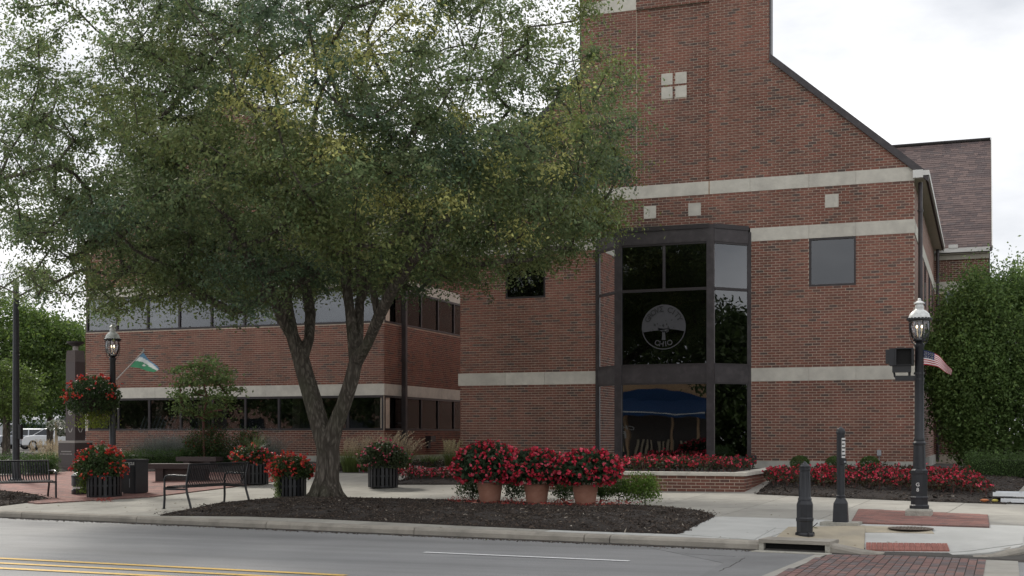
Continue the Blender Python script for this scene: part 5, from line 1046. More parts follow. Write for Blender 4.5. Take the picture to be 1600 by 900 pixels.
gg = grass_plant('spiky dracaena grass in the centre of the planter behind the bench', (G(398, 757)) + Vector((0, 0, .6)), 60, .75, .4, .012, (.09, .12, .05), None, 71, .08)

# bedding plants
def bed(name, label, poly, n_plants, h, nl, nf, lsize, fsize, leafc, fl, zbase, clump=.16, margin=.12):
    P = []; xs = [p[0] for p in poly]; ys = [p[1] for p in poly]; tries = 0
    while len(P) < n_plants and tries < 20000:
        tries += 1; x, y = random.uniform(min(xs), max(xs)), random.uniform(min(ys), max(ys))
        if not inpoly(x, y, poly): continue
        if all((x - q[0]) ** 2 + (y - q[1]) ** 2 > clump ** 2 * 1.6 for q in P): P.append((x, y, zbase(x, y) if callable(zbase) else zbase))
    LP = []; FP = []; ST = MB()
    for (x, y, z) in P:
        hh = h * random.uniform(.75, 1.15); q = mound_pts(nl, clump * 1.05, clump * 1.05, hh * .55, jit=.3, low=-.5) + np.array([x, y, z + hh * .5]); LP.append(q)
        q = mound_pts(nf, clump, clump, hh * .62, jit=.08, low=-.05) + np.array([x, y, z + hh * .48]); FP.append(q)
        for k in range(3): ST.tube([(x, y, z), (x + random.uniform(-.06, .06), y + random.uniform(-.06, .06), z + hh * .7)], [.007, .004], 4)
    LP = np.vstack(LP); FP = np.vstack(FP); C = np.array(leafc) * np.exp(RNG.normal(size=(len(LP), 1)) * .35); m_ = RNG.random(len(LP)) < .3; C[m_] = np.array([.06, .028, .02]) * np.exp(RNG.normal(size=(m_.sum(), 1)) * .3)
    t = thing(name, label, 'flower bed', (*P[0][:2], P[0][2]), world=True); o = link('foliage', leaves('foliage', LP, lsize, C, M['leaf'], .6, .25), t); o['kind'] = 'stuff'
    o = link('blossoms', blossoms(FP, fsize, fl, 'blossoms'), t); o['kind'] = 'stuff'; o = part('stems', ST, M['stemred'], t); o['kind'] = 'stuff'; t['kind'] = 'stuff'; return t
fb = gp2([(1192, 767), (1260, 769), (1400, 775), (1490, 779), (1545, 783)]) + [(-.35, 28.6), (-1.3, 29.0), (-4.5, 29.0)]
bed('begonia_bed', 'long bed of red begonias with bronze leaves in dark mulch below the right wall', fb, 150, .30, 62, 9, .066, .046, (.06, .055, .028), RED, lambda x, y: gz(x, y) + .10)
pb = [(-9.2, 26.75), (-4.95, 26.75), (-4.85, 28.3), (-9.2, 28.3)]
bed('begonia_bed', 'red begonias filling the raised brick planter below the bay window', pb, 110, .34, 62, 9, .066, .048, (.045, .062, .030), RED, .82)
lb_ = gp2([(622, 754), (730, 755), (800, 754), (900, 753)]) + [(-9.8, 29.2), (-12.6, 29.2), (-14.0, 28.9)]
bed('begonia_bed', 'low pink and red bedding flowers left of the clay pots beside the path', lb_, 170, .26, 50, 10, .05, .040, (.04, .058, .028), RED + [(.62, .25, .27), (.7, .45, .42)], lambda x, y: gz(x, y) + .05)
ib = [(-17.4, 31.2), (-14.2, 31.8), (-14.0, 33.5), (-17.0, 35)]
bed('ground_cover', 'dark green ground cover in the recess beside the brown downpipe', ib, 60, .22, 60, 1, .05, .03, (.02, .03, .016), [(.05, .06, .03)], lambda x, y: gz(x, y) + .02)

# ------------------------------------------------------------------ raised planter of brick and stone
PLX0, PLX1, PLY = -9.6, -4.66, 26.35
rp = thing('raised_planter', 'low raised brick planter with a stone cap in front of the bay window', 'planter', ((PLX0 + PLX1) / 2, 27.5, .4), world=True)
mb = MB(); mb.box(PLX0, PLX1 - .02, PLY, PLY + .2, .2, .775); mb.box(PLX1 - .2, PLX1 - .02, PLY + .2, 31.0, .2, .775); mb.box(PLX0, PLX0 + .2, PLY + .2, 31, .2, .775); wl = part('wall', mb, M['mortar'], rp)
B = []; brick_rows((0, PLY), (1, 0), (0, -1), .435, 5, lambda a, b: [(PLX0, PLX1 - .008)], B, .012, 31); brick_rows((PLX1 - .02, 0), (0, 1), (1, 0), .435, 5, lambda a, b: [(PLY - .012, 30.9)], B, .012, 32)
pieces(wl, B, 'brick', M['brick'], M['brick1'], 100, 'brickwork')
for k in range(4): a = PLX0 - .03 + (PLX1 - PLX0 + .07) * k / 4; b = PLX0 - .03 + (PLX1 - PLX0 + .07) * (k + 1) / 4; mb = MB(); mb.box(a + .003, b - .003, PLY - .06, PLY + .27, .778, .85); part('cap_stone', mb, M['limestone'], rp)
for k in range(3): a = PLY + .275 + k * 1.5; mb = MB(); mb.box(PLX1 - .27, PLX1 + .04, a, a + 1.495, .778, .85); part('cap_stone', mb, M['limestone'], rp)
mb = MB(); mb.box(PLX0 + .2, PLX1 - .2, PLY + .2, YF - .9, .5, .815); part('soil', mb, M['mulch'], rp)
mb = MB(); mb.box(-13.72, -13.5, YF - .35, YF - .06, .6, 1.08); part('kerb_block', mb, M['basestone'], rp) if False else None

# ------------------------------------------------------------------ benches
def make_bench(label, loc, rz, Lh=1.83):
    t = thing('slatted_bench', label, 'bench', loc, rz, 'black slatted metal benches')
    H = Lh / 2; prof = [(-.28, .405), (-.27, .43), (-.24, .442), (-.10, .425), (.05, .415), (.13, .425), (.18, .465), (.215, .54), (.25, .66), (.285, .79), (.30, .85)]
    n = 33; me = None
    for k in range(n):
        x = -H + .07 + (Lh - .14) * k / (n - 1)
        if me is None:
            mb = MB(); w = .015
            for (a, b) in zip(prof[:-1], prof[1:]): mb.beam((0, a[0], a[1]), (0, b[0], b[1]), .008, w * 2, up=(1, 0, 0)) if False else mb.beam((0, a[0], a[1]), (0, b[0], b[1]), w * 2, .007, up=(0, -(b[1] - a[1]), b[0] - a[0]))
            me = mb.mesh('slat', M['black'])
        o = link('slat', me, t); o.location = (x, 0, 0)
    mb = MB(); mb.tube([(-H, .305, .862), (H, .305, .862)], .018, 8); part('top_rail', mb, M['black'], t, smooth=True)
    mb = MB(); mb.tube([(-H, -.285, .405), (H, -.285, .405)], .018, 8); part('front_rail', mb, M['black'], t, smooth=True)
    mb = MB(); mb.beam((-H, .16, .42), (H, .16, .42), .03, .02); part('rear_rail', mb, M['black'], t)
    for s in (-1, 1):
        x = s * H; mb = MB(); mb.tube([(x, .34, 0), (x, .30, .14), (x, .24, .32), (x, .225, .43), (x, .25, .62), (x, .305, .87)], .023, 8); part('rear_leg', mb, M['black'], t, smooth=True)
        mb = MB(); mb.tube([(x, -.30, 0), (x, -.285, .2), (x, -.29, .41)], .023, 8); part('front_leg', mb, M['black'], t, smooth=True)
        mb = MB(); mb.tube([(x, .25, .64), (x, .05, .645), (x, -.20, .65), (x, -.265, .625), (x, -.295, .57), (x, -.285, .50), (x, -.29, .41)], .020, 8); part('armrest', mb, M['black'], t, smooth=True)
        mb = MB(); mb.beam((x, -.29, .385), (x, .23, .385), .02, .035); part('side_rail', mb, M['black'], t)
        for yy in (-.30, .34): mb = MB(); mb.lathe([(.045, 0), (.045, .008)], 12, (x, yy, 0)); part('foot_plate', mb, M['black'], t)
    return t
def bench_from(nf, nr, ff, fr2, label, L_):      # feet: near front, near rear, far front
    a, b, c = G(*nf), G(*nr), G(*ff); return a, b, c
nfp, nrp, ffp, frp = G(259.3, 798.4), G(293, 798.7), G(353.5, 785), G(384.7, 786)
cn = (nfp + nrp) / 2; cf = (ffp + frp) / 2; dv = (cf - cn); Lb = dv.length; rz = math.atan2(dv.y, dv.x)
# local +x along the bench, local -y is the seat side (towards the left of the picture)
b2 = make_bench('black slatted bench with its back to the mulch bed, seen from behind', ((cn + cf) / 2).to_tuple(), rz + math.pi, min(2.4, Lb)) if False else None
left = (nfp - nrp).xy; perp = Vector((math.cos(rz - math.pi / 2), math.sin(rz - math.pi / 2)))
rzb = rz if perp.dot(left) > 0 else rz + math.pi
b2 = make_bench('black slatted bench with its back to the mulch bed, left of the big trunk', (cn + cf) / 2, rzb, Lb); b2.rotation_euler = (0, 0, rzb)
rr_, rf_ = G(68, 778), G(95, 779); fdir = Vector((rf_.x - rr_.x, rf_.y - rr_.y)).normalized(); ldir = Vector((fdir.y, -fdir.x))   # along the bench towards camera-left
if ldir.y > 0: ldir = -ldir
ang = math.atan2(fdir.y, fdir.x) + math.pi / 2; L1 = 1.9
ldir = Vector((math.cos(ang), math.sin(ang))); ldir = ldir if ldir.y < 0 else -ldir
ang += R(-24); ldir = Vector((math.cos(ang), math.sin(ang))); ldir = ldir if ldir.y < 0 else -ldir
c1 = (Vector((rr_.x, rr_.y)) + Vector((rf_.x, rf_.y))) / 2 + ldir * L1 / 2
b1 = make_bench('black slatted bench at the left edge facing the other bench, cut by the frame', (c1.x, c1.y, gz(c1.x, c1.y)), ang, L1)

# ------------------------------------------------------------------ recycling bin, granite benches, monument, poles
g = G(211, 772); g.z += .0; rb = thing('recycling_bin', 'dark grey recycling bin with white lettering beside the red flower planter', 'bin', g, -.12)
w, d, h = .21, .20, .80
mb = MB(); mb.box(-w, w, -d, d, .04, h - .05); part('body', mb, M['char'], rb)
mb = MB(); mb.box(-w - .012, w + .012, -d - .012, d + .012, h - .049, h); part('lid', mb, M['char'], rb)
mb = MB(); mb.box(-w + .02, w - .02, -d + .02, d - .02, 0, .039); part('plinth', mb, M['black'], rb)
mb = MB(); mb.box(-w + .03, w - .03, -d - .008, -d - .001, .08, h - .16); part('door', mb, M['black'], rb)
for z in (.16, .5): mb = MB(); mb.box(.03, .045, -d - .014, -d - .0085, z, z + .2); part('handle', mb, M['steel'], rb)
for k in range(7): mb = MB(); mb.box(.08, .15, -d - .013, -d - .0085, .2 + k * .05, .22 + k * .05); part('vent', mb, M['char'], rb)
o = link('lettering', text_mb('RECYCLE', .085, M['lettering']), rb); o.location = (0, -d - .006, h - .10); o.rotation_euler = (R(90), 0, 0)
# a low bin half hidden to the left of the planter
g = G(128, 773); t = thing('ash_bin', 'low black ribbed bin half hidden behind the left planter', 'bin', g); mb = MB(); mb.lathe([(.22, 0), (.23, .02), (.23, .12), (.20, .13), (.20, .2), (.23, .21), (.23, .42), (.20, .44)], 20); part('body', mb, M['black'], t, smooth=True); mb = MB(); mb.lathe([(.235, .40), (.24, .44), (.18, .5), (.05, .53)], 20); part('lid', mb, M['char'], t, smooth=True)
for k in range(6): a = -2.2 + k * .25; mb = MB(); mb.box(-.02, .02, -.005, .005, .14, .19); o = part('slot', mb, M['lettering'], t); o.location = (math.cos(a) * .205, math.sin(a) * .205, 0); o.rotation_euler = (0, 0, a + R(90))
def granite_bench(label, loc, rz, L_, h=.46):
    t = thing('granite_bench', label, 'stone bench', loc, rz, 'dark granite slab benches'); mb = MB(); mb.box(-L_ / 2, L_ / 2, -.24, .24, h - .13, h); part('seat', mb, M['granite'], t)
    mb = MB(); mb.box(-L_ / 2 + .22, -L_ / 2 + .42, -.19, .19, 0, h - .131); part('leg', mb, M['granite'], t); mb = MB(); mb.box(L_ / 2 - .42, L_ / 2 - .22, -.19, .19, 0, h - .131); part('leg', mb, M['granite'], t)
    mb = MB(); mb.box(-L_ / 2 + .421, L_ / 2 - .421, -.05, .12, 0, h - .132); part('stretcher', mb, M['granite2'], t); return t
g = G(285, 752); granite_bench('dark granite slab bench behind the slatted bench', g, R(18), 1.75)
g = G(312, 735); granite_bench('grey granite slab bench further back by the young tree', g, R(5), 1.3, .40)
# monument pillar
mY = 32.0; q = atY(118, 738, mY); mon = thing('granite_monument', 'dark granite monument pillar with emblems and a flat bowl on top', 'monument', (q[0], mY, gz(q[0], mY)), R(-8)); zc = proj((q[0], mY, 1))[2]; k_ = zc / F
def mz(py): return CZ + (HZ - py) * k_ - gz(q[0], mY)
def sq(w, z0, z1, m, name, w2=None):
    mb = MB(); w2 = w2 or w; mb.add([(-w, -w, z0), (w, -w, z0), (w, w, z0), (-w, w, z0), (-w2, -w2, z1), (w2, -w2, z1), (w2, w2, z1), (-w2, w2, z1)], [(0, 3, 2, 1), (4, 5, 6, 7), (0, 1, 5, 4), (1, 2, 6, 5), (2, 3, 7, 6), (3, 0, 4, 7)]); return part(name, mb, m, mon)
wm = 10.2 * k_
sq(wm * 2.6, -.1, mz(728), M['granite2'], 'step'); sq(wm * 1.75, mz(728), mz(692), M['granite'], 'base'); sq(wm * 1.80, mz(692), mz(688.5), M['granitel'], 'base_cap')
sh = sq(wm * 1.02, mz(688.4), mz(566), M['granite'], 'shaft', wm * .98); sq(wm * 1.0, mz(566), mz(548), M['granite2'], 'capital', wm * .9)
mb = MB(); mb.lathe([(wm * .45, mz(548)), (wm * .4, mz(541))], 12); part('neck', mb, M['granitel'], mon); mb = MB(); mb.lathe([(wm * .5, mz(541)), (wm * 1.25, mz(536.5)), (wm * 1.3, mz(534)), (wm * 1.2, mz(534))], 24); part('bowl', mb, M['bronze'], mon, smooth=True)
for rz_ in (0, R(90)):
    for py in (610, 645):
        mb = MB(); z = mz(py)
        for k in range(20):
            a, b = 2 * math.pi * k / 20, 2 * math.pi * (k + 1) / 20
            for (r0, r1) in ((.06, .085), (0, .03)): mb.add([(r0 * math.cos(a), -wm * 1.02 - .006, z + r0 * math.sin(a)), (r1 * math.cos(a), -wm * 1.02 - .006, z + r1 * math.sin(a)), (r1 * math.cos(b), -wm * 1.02 - .006, z + r1 * math.sin(b)), (r0 * math.cos(b), -wm * 1.02 - .006, z + r0 * math.sin(b))], [(0, 1, 2, 3)])
        o = part('emblem', mb, M['emblem'], sh); o.rotation_euler = (0, 0, rz_)
    mb = MB(); z = mz(672)
    for s in (-1, 1): mb.add([(0, -wm * 1.02 - .006, z - .06), (s * .03, -wm * 1.02 - .006, z - .03), (s * .10, -wm * 1.02 - .006, z + .09), (s * .085, -wm * 1.02 - .006, z + .01), (s * .03, -wm * 1.02 - .006, z - .075)], [(0, 1, 2, 3, 4)])
    o = part('emblem', mb, M['emblem'], sh); o.rotation_euler = (0, 0, rz_)
for py, wd in ((706, .22), (710, .26)):
    for k in range(9): mb = MB(); mb.box(-wd + k * wd / 4.5, -wd + k * wd / 4.5 + .03, -wm * 1.75 - .004, -wm * 1.75 - .001, mz(py), mz(py) + .03); part('inscription', mb, M['emblem'], mon)
# tall dark pole on the left
g = G(25, 752); zc = proj(g)[2]; pr = 5.3 * zc / F; t = thing('dark_pole', 'tall dark street pole at the far left, its top lost in the leaves', 'pole', g)
mb = MB(); mb.lathe([(pr * 1.9, 0), (pr * 1.9, .06), (pr * 1.3, .10), (pr * 1.06, .25), (pr * 1.0, 2), (pr * .82, 5.35)], 16); part('shaft', mb, M['char'], t, smooth=True); mb = MB(); mb.box(pr * 1.05, pr * 1.05 + .10, -.05, .05, 1.15, 1.55); part('control_box', mb, M['black'], t)
mb = MB(); mb.lathe([(pr * .9, 5.35), (pr * .9, 5.40), (pr * .3, 5.46)], 12); part('cap', mb, M['char'], t)

# ------------------------------------------------------------------ lamp posts
def lamp_post(label, loc, zs, bar=True):
    """zs: heights above loc: base top, collar, globe bottom, globe top, dome top"""
    t = thing('lamp_post', label, 'lamp post', loc, 0, 'black lamp posts with white topped lanterns'); zb, zc_, zg, zr, zt_ = zs
    mb = MB(); mb.lathe([(.165, 0), (.165, .05), (.145, .07), (.145, .16), (.15, .17), (.15, .19), (.135, .21), (.135, zb - .06), (.145, zb - .05), (.145, zb), (.125, zb + .02), (.10, zb + .035)], 8, rot=R(22.5)); part('base', mb, M['char'], t)
    mb = MB(); fl = []
    for (r, z) in ((.105, zb + .03), (.092, zc_ - .04), (.105, zc_ - .03), (.108, zc_), (.085, zc_ + .03), (.092, zc_ + .06), (.078, zc_ + .09), (.068, zg - .12), (.082, zg - .10), (.082, zg - .06), (.055, zg - .03)): fl.append((r, z))
    mb.lathe(fl, 16); part('shaft', mb, M['char'], t, smooth=True)
    for k in range(4):
        a = k * math.pi / 2 + .4; mb = MB(); mb.tube([(math.cos(a) * .05, math.sin(a) * .05, zg - .10), (math.cos(a) * .13, math.sin(a) * .13, zg - .02), (math.cos(a) * .165, math.sin(a) * .165, zg + .12), (math.cos(a) * .175, math.sin(a) * .175, zr)], .008, 5); part('cage_bar', mb, M['black'], t)
    mb = MB(); mb.lathe([(.06, zg - .03), (.105, zg - .005), (.11, zg + .01), (.06, zg + .03)], 16); part('globe_seat', mb, M['black'], t)
    mb = MB(); mb.lathe([(.09, zg + .015), (.125, zg + .05), (.15, zg + .14), (.158, zg + .25), (.152, zr)], 24, caps=False); part('globe', mb, M['lampglass'], t, smooth=True)
    mb = MB(); mb.tube([(0, 0, zg), (0, 0, zg + .2)], .012, 6); mb.tube([(-.045, 0, zg + .2), (.045, 0, zg + .2)], .01, 6); burner = part('burner', mb, M['steel'], t)
    for s in (-.04, .04): mb = MB(); mb.lathe([(.005, 0), (.014, .015), (.016, .035), (.006, .055)], 10, (s, 0, zg + .2)); part('mantle', mb, M['bulb'], burner, smooth=True)
    mb = MB(); mb.lathe([(.17, zr - .02), (.195, zr - .005), (.195, zr + .02), (.15, zr + .03)], 24)
    for k in range(20): a = 2 * math.pi * k / 20; mb.lathe([(.020, 0), (.020, .03), (.004, .035)], 6, (math.cos(a) * .188, math.sin(a) * .188, zr + .0))
    part('scalloped_rim', mb, M['black'], t)
    H = zt_ - zr; mb = MB(); mb.lathe([(.178, zr + .022), (.175, zr + H * .12), (.155, zr + H * .28), (.115, zr + H * .40), (.075, zr + H * .47), (.068, zr + H * .52), (.072, zr + H * .54), (.066, zr + H * .66), (.05, zr + H * .73), (.085, zr + H * .75), (.082, zr + H * .79), (.045, zr + H * .86), (.022, zr + H * .90), (.03, zr + H * .94), (.012, zr + H)], 24); part('dome', mb, M['white'], t, smooth=True)
    return t
g = G(1436, 807); zc = proj(g)[2]; kk = zc / F; pad = thing('lamp_footing', 'rough square concrete footing under the right lamp post', 'footing', g, R(-4))
mb = MB(); wd = 19.5 * kk; mb.add([(-wd, -wd * .85, -.1), (wd, -wd * .85, -.1), (wd, wd * .85, -.1), (-wd, wd * .85, -.1), (-wd * .97, -wd * .8, .10), (wd * .97, -wd * .8, .10), (wd * .97, wd * .8, .10), (-wd * .97, wd * .8, .10), (-wd * .86, -wd * .7, .125), (wd * .86, -wd * .7, .125), (wd * .86, wd * .7, .125), (-wd * .86, wd * .7, .125)], [(0, 1, 5, 4), (1, 2, 6, 5), (2, 3, 7, 6), (3, 0, 4, 7), (4, 5, 9, 8), (5, 6, 10, 9), (6, 7, 11, 10), (7, 4, 8, 11), (8, 9, 10, 11)]); part('block', mb, M['padconc'], pad)
cen = proj(g + Vector((0, 0, .12))); Lg = g + Vector((.0, .12, .125)); zL = proj(Lg)[2]; Z = lambda py: (HZ - py) * zL / F + CZ - Lg.z
Z = (lambda z0, z1: (lambda py: (HZ - py) * z1 / F + CZ - z0))(Lg.z, zL)
lp = lamp_post('black lamp post on a concrete footing at the right with signal and flag', Lg, (Z(735), Z(692), Z(532), Z(500), Z(466)))
for tx, zz in (('G', Z(757)), ('8', Z(765))): o = link('lettering', text_mb(tx, .085, M['lettering']), lp); o.location = (-.02, -.141, zz); o.rotation_euler = (R(90), 0, 0)
# second lamp behind the planter on the left
L2 = Vector(atY(176, 760, 25.3)); zz2 = proj(L2)[2]; L2.z = gz(L2.x, L2.y); Z2 = lambda py: (HZ - py) * zz2 / F + CZ - L2.z
lp2 = lamp_post('black lamp post on the left with hanging flower basket', L2, (Z2(722) - .25, Z2(722), Z2(556), Z2(531.5), Z2(505)))
mb = MB(); mb.tube([(0, 0, Z2(592)), (-.25, -.05, Z2(590)), (-.45, -.08, Z2(596))], .014, 6); mb.tube([(0, 0, Z2(612)), (-.3, -.05, Z2(594))], .010, 6); part('bracket', mb, M['black'], lp2)
hbk = thing('hanging_basket', 'hanging basket of red flowers and trailing greenery on the left lamp post', 'hanging basket', L2 + Vector((-.38, -.25, Z2(622))))
mb = MB(); mb.lathe([(.05, -.34), (.2, -.28), (.32, -.12), (.36, 0), (.33, 0), (.18, -.24)], 18); part('basket', mb, M['mulch'], hbk)
for a in (0, 2.1, 4.2): mb = MB(); mb.tube([(.34 * math.cos(a), .34 * math.sin(a), 0), (0, .1, .5)], .005, 4); part('chain', mb, M['black'], hbk)
flower_mass(hbk, (0, 0, .0), .78, .58, .58, 4200, 170, .065, .050, (.042, .075, .026), ORED, -.8, -.25, (1200, .05, 0, -.30, .42, .24, (.15, .20, .03)), 4)
mb = MB()
# flag of the city on its slanting staff
def Q2(px, py, dy=0): return Vector(atY(px, py, L2.y - .05 + dy))
ft = thing('city_flag', 'green, white and blue flag on a slanting staff on the left lamp post', 'flag', Q2(184, 592), world=True)
mb = MB(); mb.tube([Q2(182, 593), Q2(224, 549)], .014, 8); mb.lathe([(.02, -.02), (.026, .02), (.01, .05)], 8, Q2(224.5, 548)); part('staff', mb, M['pole'], ft, smooth=True)
def flag_grid(A, Bq, C_, D, nu, nv, wave):      # A-B staff side bottom->top, D,C free side bottom->top
    V = []
    for j in range(nv + 1):
        for i in range(nu + 1):
            u, v = i / nu, j / nv; p = A.lerp(D, u).lerp(Bq.lerp(C_, u), v); p = p + Vector((0, wave * math.sin(u * 7 + v * 2.2) * u, wave * .35 * math.sin(u * 5 + v * 4) * u)); V.append(p[:])
    return V
nu, nv = 24, 16; V = flag_grid(Q2(203, 573), Q2(223, 550), Q2(249, 579), Q2(238, 580, .2), nu, nv, .07); Fq = []; C = np.zeros((len(V), 3))
for j in range(nv):
    for i in range(nu): b = j * (nu + 1) + i; Fq.append((b, b + 1, b + nu + 2, b + nu + 1))
for j in range(nv + 1):
    for i in range(nu + 1):
        u, v = i / nu, j / nv; s = v - .38 - .25 * math.sin(u * 3); c = (.07, .26, .15) if s < 0 else ((.62, .68, .70) if s < .28 else (.13, .26, .40)); C[j * (nu + 1) + i] = c
        if math.hypot(u - .45, (v - .45) * .7) < .07: C[j * (nu + 1) + i] = (.7, .72, .7)
o = link('cloth', np_mesh('cloth', V, Fq, M['cloth'], C), ft)
# national flag on the right lamp
def Q3(px, py, dy=0): return Vector(atY(px, py, Lg.y + .0 + dy))
us = thing('striped_flag', 'stars and stripes flag on a white staff on the right lamp post', 'flag', Q3(1439, 570), world=True)
mb = MB(); mb.tube([Q3(1439.5, 572), Q3(1439.5, 543.5)], .014, 8); part('staff', mb, M['white'], us, smooth=True)
nu, nv = 40, 26; A, Bq, Cq, Dq = Q3(1440, 570), Q3(1440, 547), Q3(1488, 580, .1), Q3(1486, 587.5, .15); V = []
for j in range(nv + 1):
    for i in range(nu + 1):
        u, v = i / nu, j / nv; p = A.lerp(Dq, u).lerp(Bq.lerp(Cq, u), v); p += Vector((0, .05 * math.sin(u * 9 + v * 2) * u, .10 * math.sin(u * 3.1) * (.6 + .4 * v) + .012 * math.sin(u * 14) * u)); V.append(p[:])
Fq = []; mi = []
for j in range(nv):
    for i in range(nu): b = j * (nu + 1) + i; Fq.append((b, b + 1, b + nu + 2, b + nu + 1)); st_ = int(j / 2); mi.append(2 if (i < nu * .42 and j >= 12) else (0 if st_ % 2 == 0 else 1))
me = bpy.data.meshes.new('cloth'); me.from_pydata(V, [], Fq); [me.materials.append(simple(n_, c_, .8)) for n_, c_ in (('flag_red', (.42, .035, .05)), ('flag_white', (.72, .70, .70)), ('flag_blue', (.025, .035, .12)))]; me.polygons.foreach_set('material_index', mi); o = link('cloth', me, us)
mb = MB()
for r_ in range(5):
    for c_ in range(6):
        u, v = (c_ + .6 + .3 * (r_ % 2)) / 6 * .40, .50 + (r_ + .5) / 5 * .47; i, j = u * nu, v * nv; p = Vector(V[int(j) * (nu + 1) + int(i)]) + Vector((0, -.006, 0)); s = .012
        mb.add([p + Vector((s * math.sin(k * 1.2566 * 2), 0, s * math.cos(k * 1.2566 * 2))) for k in range(5)], [(0, 1, 2), (0, 2, 3), (0, 3, 4)])
part('stars', mb, M['lettering'], us, stuff=True)
# pedestrian signal heads on the lamp's arm
sg = thing('pedestrian_signal', 'pair of black pedestrian signal boxes on an arm left of the right lamp post', 'traffic signal', Q3(1412, 590), world=True)
S0 = Q3(1412, 560); dxm = 1 * kk
mb = MB(); mb.beam(Q3(1399, 591), Q3(1433, 591), .085, .085); part('arm', mb, M['black'], sg)
mb = MB(); [mb.lathe([(.085, 0), (.085, .035)], 12, Q3(1436, y)) for y in (585, 594)]; part('clamp', mb, M['black'], sg)
c = Q3(1409, 558, -.02)
mb = MB(); mb.obox(c, (18 * kk, 0, 0), (.0, .13, 0), (0, 0, 13.5 * kk)); h1 = part('signal_box', mb, M['char'], sg)
mb = MB(); mb.box(c.x - 8.5 * kk, c.x + 17 * kk, c.y - .20, c.y - .131, c.z + 12 * kk, c.z + 13.5 * kk); mb.box(c.x - 8.5 * kk, c.x - 7.2 * kk, c.y - .20, c.y - .131, c.z - 13 * kk, c.z + 12 * kk); mb.box(c.x + 15.8 * kk, c.x + 17 * kk, c.y - .2, c.y - .131, c.z - 13 * kk, c.z + 12 * kk); part('visor', mb, M['black'], h1)
mb = MB(); mb.box(c.x - 7 * kk, c.x + 15.6 * kk, c.y - .142, c.y - .131, c.z - 12 * kk, c.z + 11.8 * kk); part('lens', mb, M['void'], h1)
mb = MB(); mb.box(c.x - 24 * kk, c.x - 18.2 * kk, c.y - .10, c.y + .10, c.z - 10 * kk, c.z + 12 * kk); part('side_signal', mb, M['black'], sg)
mb = MB(); mb.box(c.x - 14 * kk, c.x + 14 * kk, c.y - .08, c.y + .08, c.z - 24 * kk, c.z - 13.6 * kk); part('lower_box', mb, M['black'], sg)
mb = MB(); mb.tube([Q3(1397, 582), Q3(1398, 588), Q3(1402, 591)], .018, 6); mb.tube([Q3(1421, 582), Q3(1421, 590)], .022, 6); part('hanger', mb, M['black'], sg)

# ------------------------------------------------------------------ bollard and button post
g = G(1257.5, 837.5); zc = proj(g)[2]; k = zc / F; Zb = lambda py: (837.5 - py) * k
bo = thing('bollard', 'short black bollard with pointed cap at the kerb inlet', 'bollard', g)
mb = MB(); mb.lathe([(14.5 * k, 0), (14.5 * k, .03), (12.8 * k, .05), (13.0 * k, Zb(815)), (14.0 * k, Zb(813)), (14.0 * k, Zb(810)), (12.9 * k, Zb(808)), (12.9 * k, Zb(788)), (11.5 * k, Zb(784)), (10.5 * k, Zb(782))], 8, rot=R(22.5)); part('base', mb, M['char'], bo)
mb = MB(); mb.lathe([(10.6 * k, Zb(782)), (10.6 * k, Zb(779)), (9.2 * k, Zb(777)), (8.0 * k, Zb(736)), (9.2 * k, Zb(735)), (9.2 * k, Zb(732)), (8.2 * k, Zb(731))], 18); part('shaft', mb, M['char'], bo, smooth=True)
for j in range(12): a = j * math.pi / 6; mb = MB(); mb.tube([(math.cos(a) * 9.0 * k, math.sin(a) * 9.0 * k, Zb(776)), (math.cos(a) * 8.0 * k, math.sin(a) * 8.0 * k, Zb(738))], .006, 5); part('flute', mb, M['char'], bo)
mb = MB(); mb.lathe([(8.8 * k, Zb(731)), (9.0 * k, Zb(728.5)), (6.5 * k, Zb(726)), (3.2 * k, Zb(723.5)), (2.2 * k, Zb(722)), (.4 * k, Zb(720.5))], 18); part('cap', mb, M['char'], bo, smooth=True)
for a in (.5, 2.1, 3.7, 5.3): mb = MB(); mb.lathe([(.018, 0), (.018, .05), (.008, .06)], 8, (math.cos(a) * 14 * k, math.sin(a) * 14 * k, 0)); part('bolt', mb, M['black'], bo)
mb = MB(); mb.beam((12 * k, -.02, .13), (20 * k, -.02, .20), .012, .012); part('latch', mb, M['black'], bo)
g = G(1312.5, 821); zc = proj(g)[2]; k = zc / F; gt = g + Vector((0, .1, .05)); pp = thing('button_post_footing', 'low concrete slab under the tall crossing button post', 'footing', g, R(-4))
mb = MB(); mb.box(-29 * k, 29 * k, -.12, .33, -.1, .05); part('slab', mb, M['padconc'], pp)
bp_ = thing('button_post', 'tall slim black crossing button post with tapered base and white sign', 'post', gt); zc = proj(gt)[2]; k = zc / F; Zp = lambda py: (818 - py) * k
mb = MB(); mb.lathe([(16.3 * k, 0), (16.3 * k, .01), (14.6 * k, Zp(789)), (9.0 * k, Zp(781)), (8.5 * k, Zp(780))], 4, rot=R(45 + 2)); part('base', mb, M['char'], bp_)
mb = MB(); mb.lathe([(7.0 * k, Zp(781)), (7.3 * k, Zp(779)), (7.3 * k, Zp(777)), (6.2 * k, Zp(776)), (6.2 * k, Zp(681)), (7.2 * k, Zp(680)), (7.2 * k, Zp(677)), (6.4 * k, Zp(676))], 18); part('shaft', mb, M['char'], bp_, smooth=True)
mb = MB(); mb.lathe([(6.9 * k, Zp(676)), (6.0 * k, Zp(673)), (3.5 * k, Zp(671)), (1.2 * k, Zp(670)), (.8 * k, Zp(669.2)), (.2 * k, Zp(668.8))], 18); part('cap', mb, M['char'], bp_, smooth=True)
mb = MB(); an = R(-35); mb.box(-.030, .030, -6.2 * k - .02, -6.2 * k - .012, Zp(718), Zp(687)); sgn_ = part('sign', mb, M['lettering'], bp_); sgn_.rotation_euler = (0, 0, R(38))
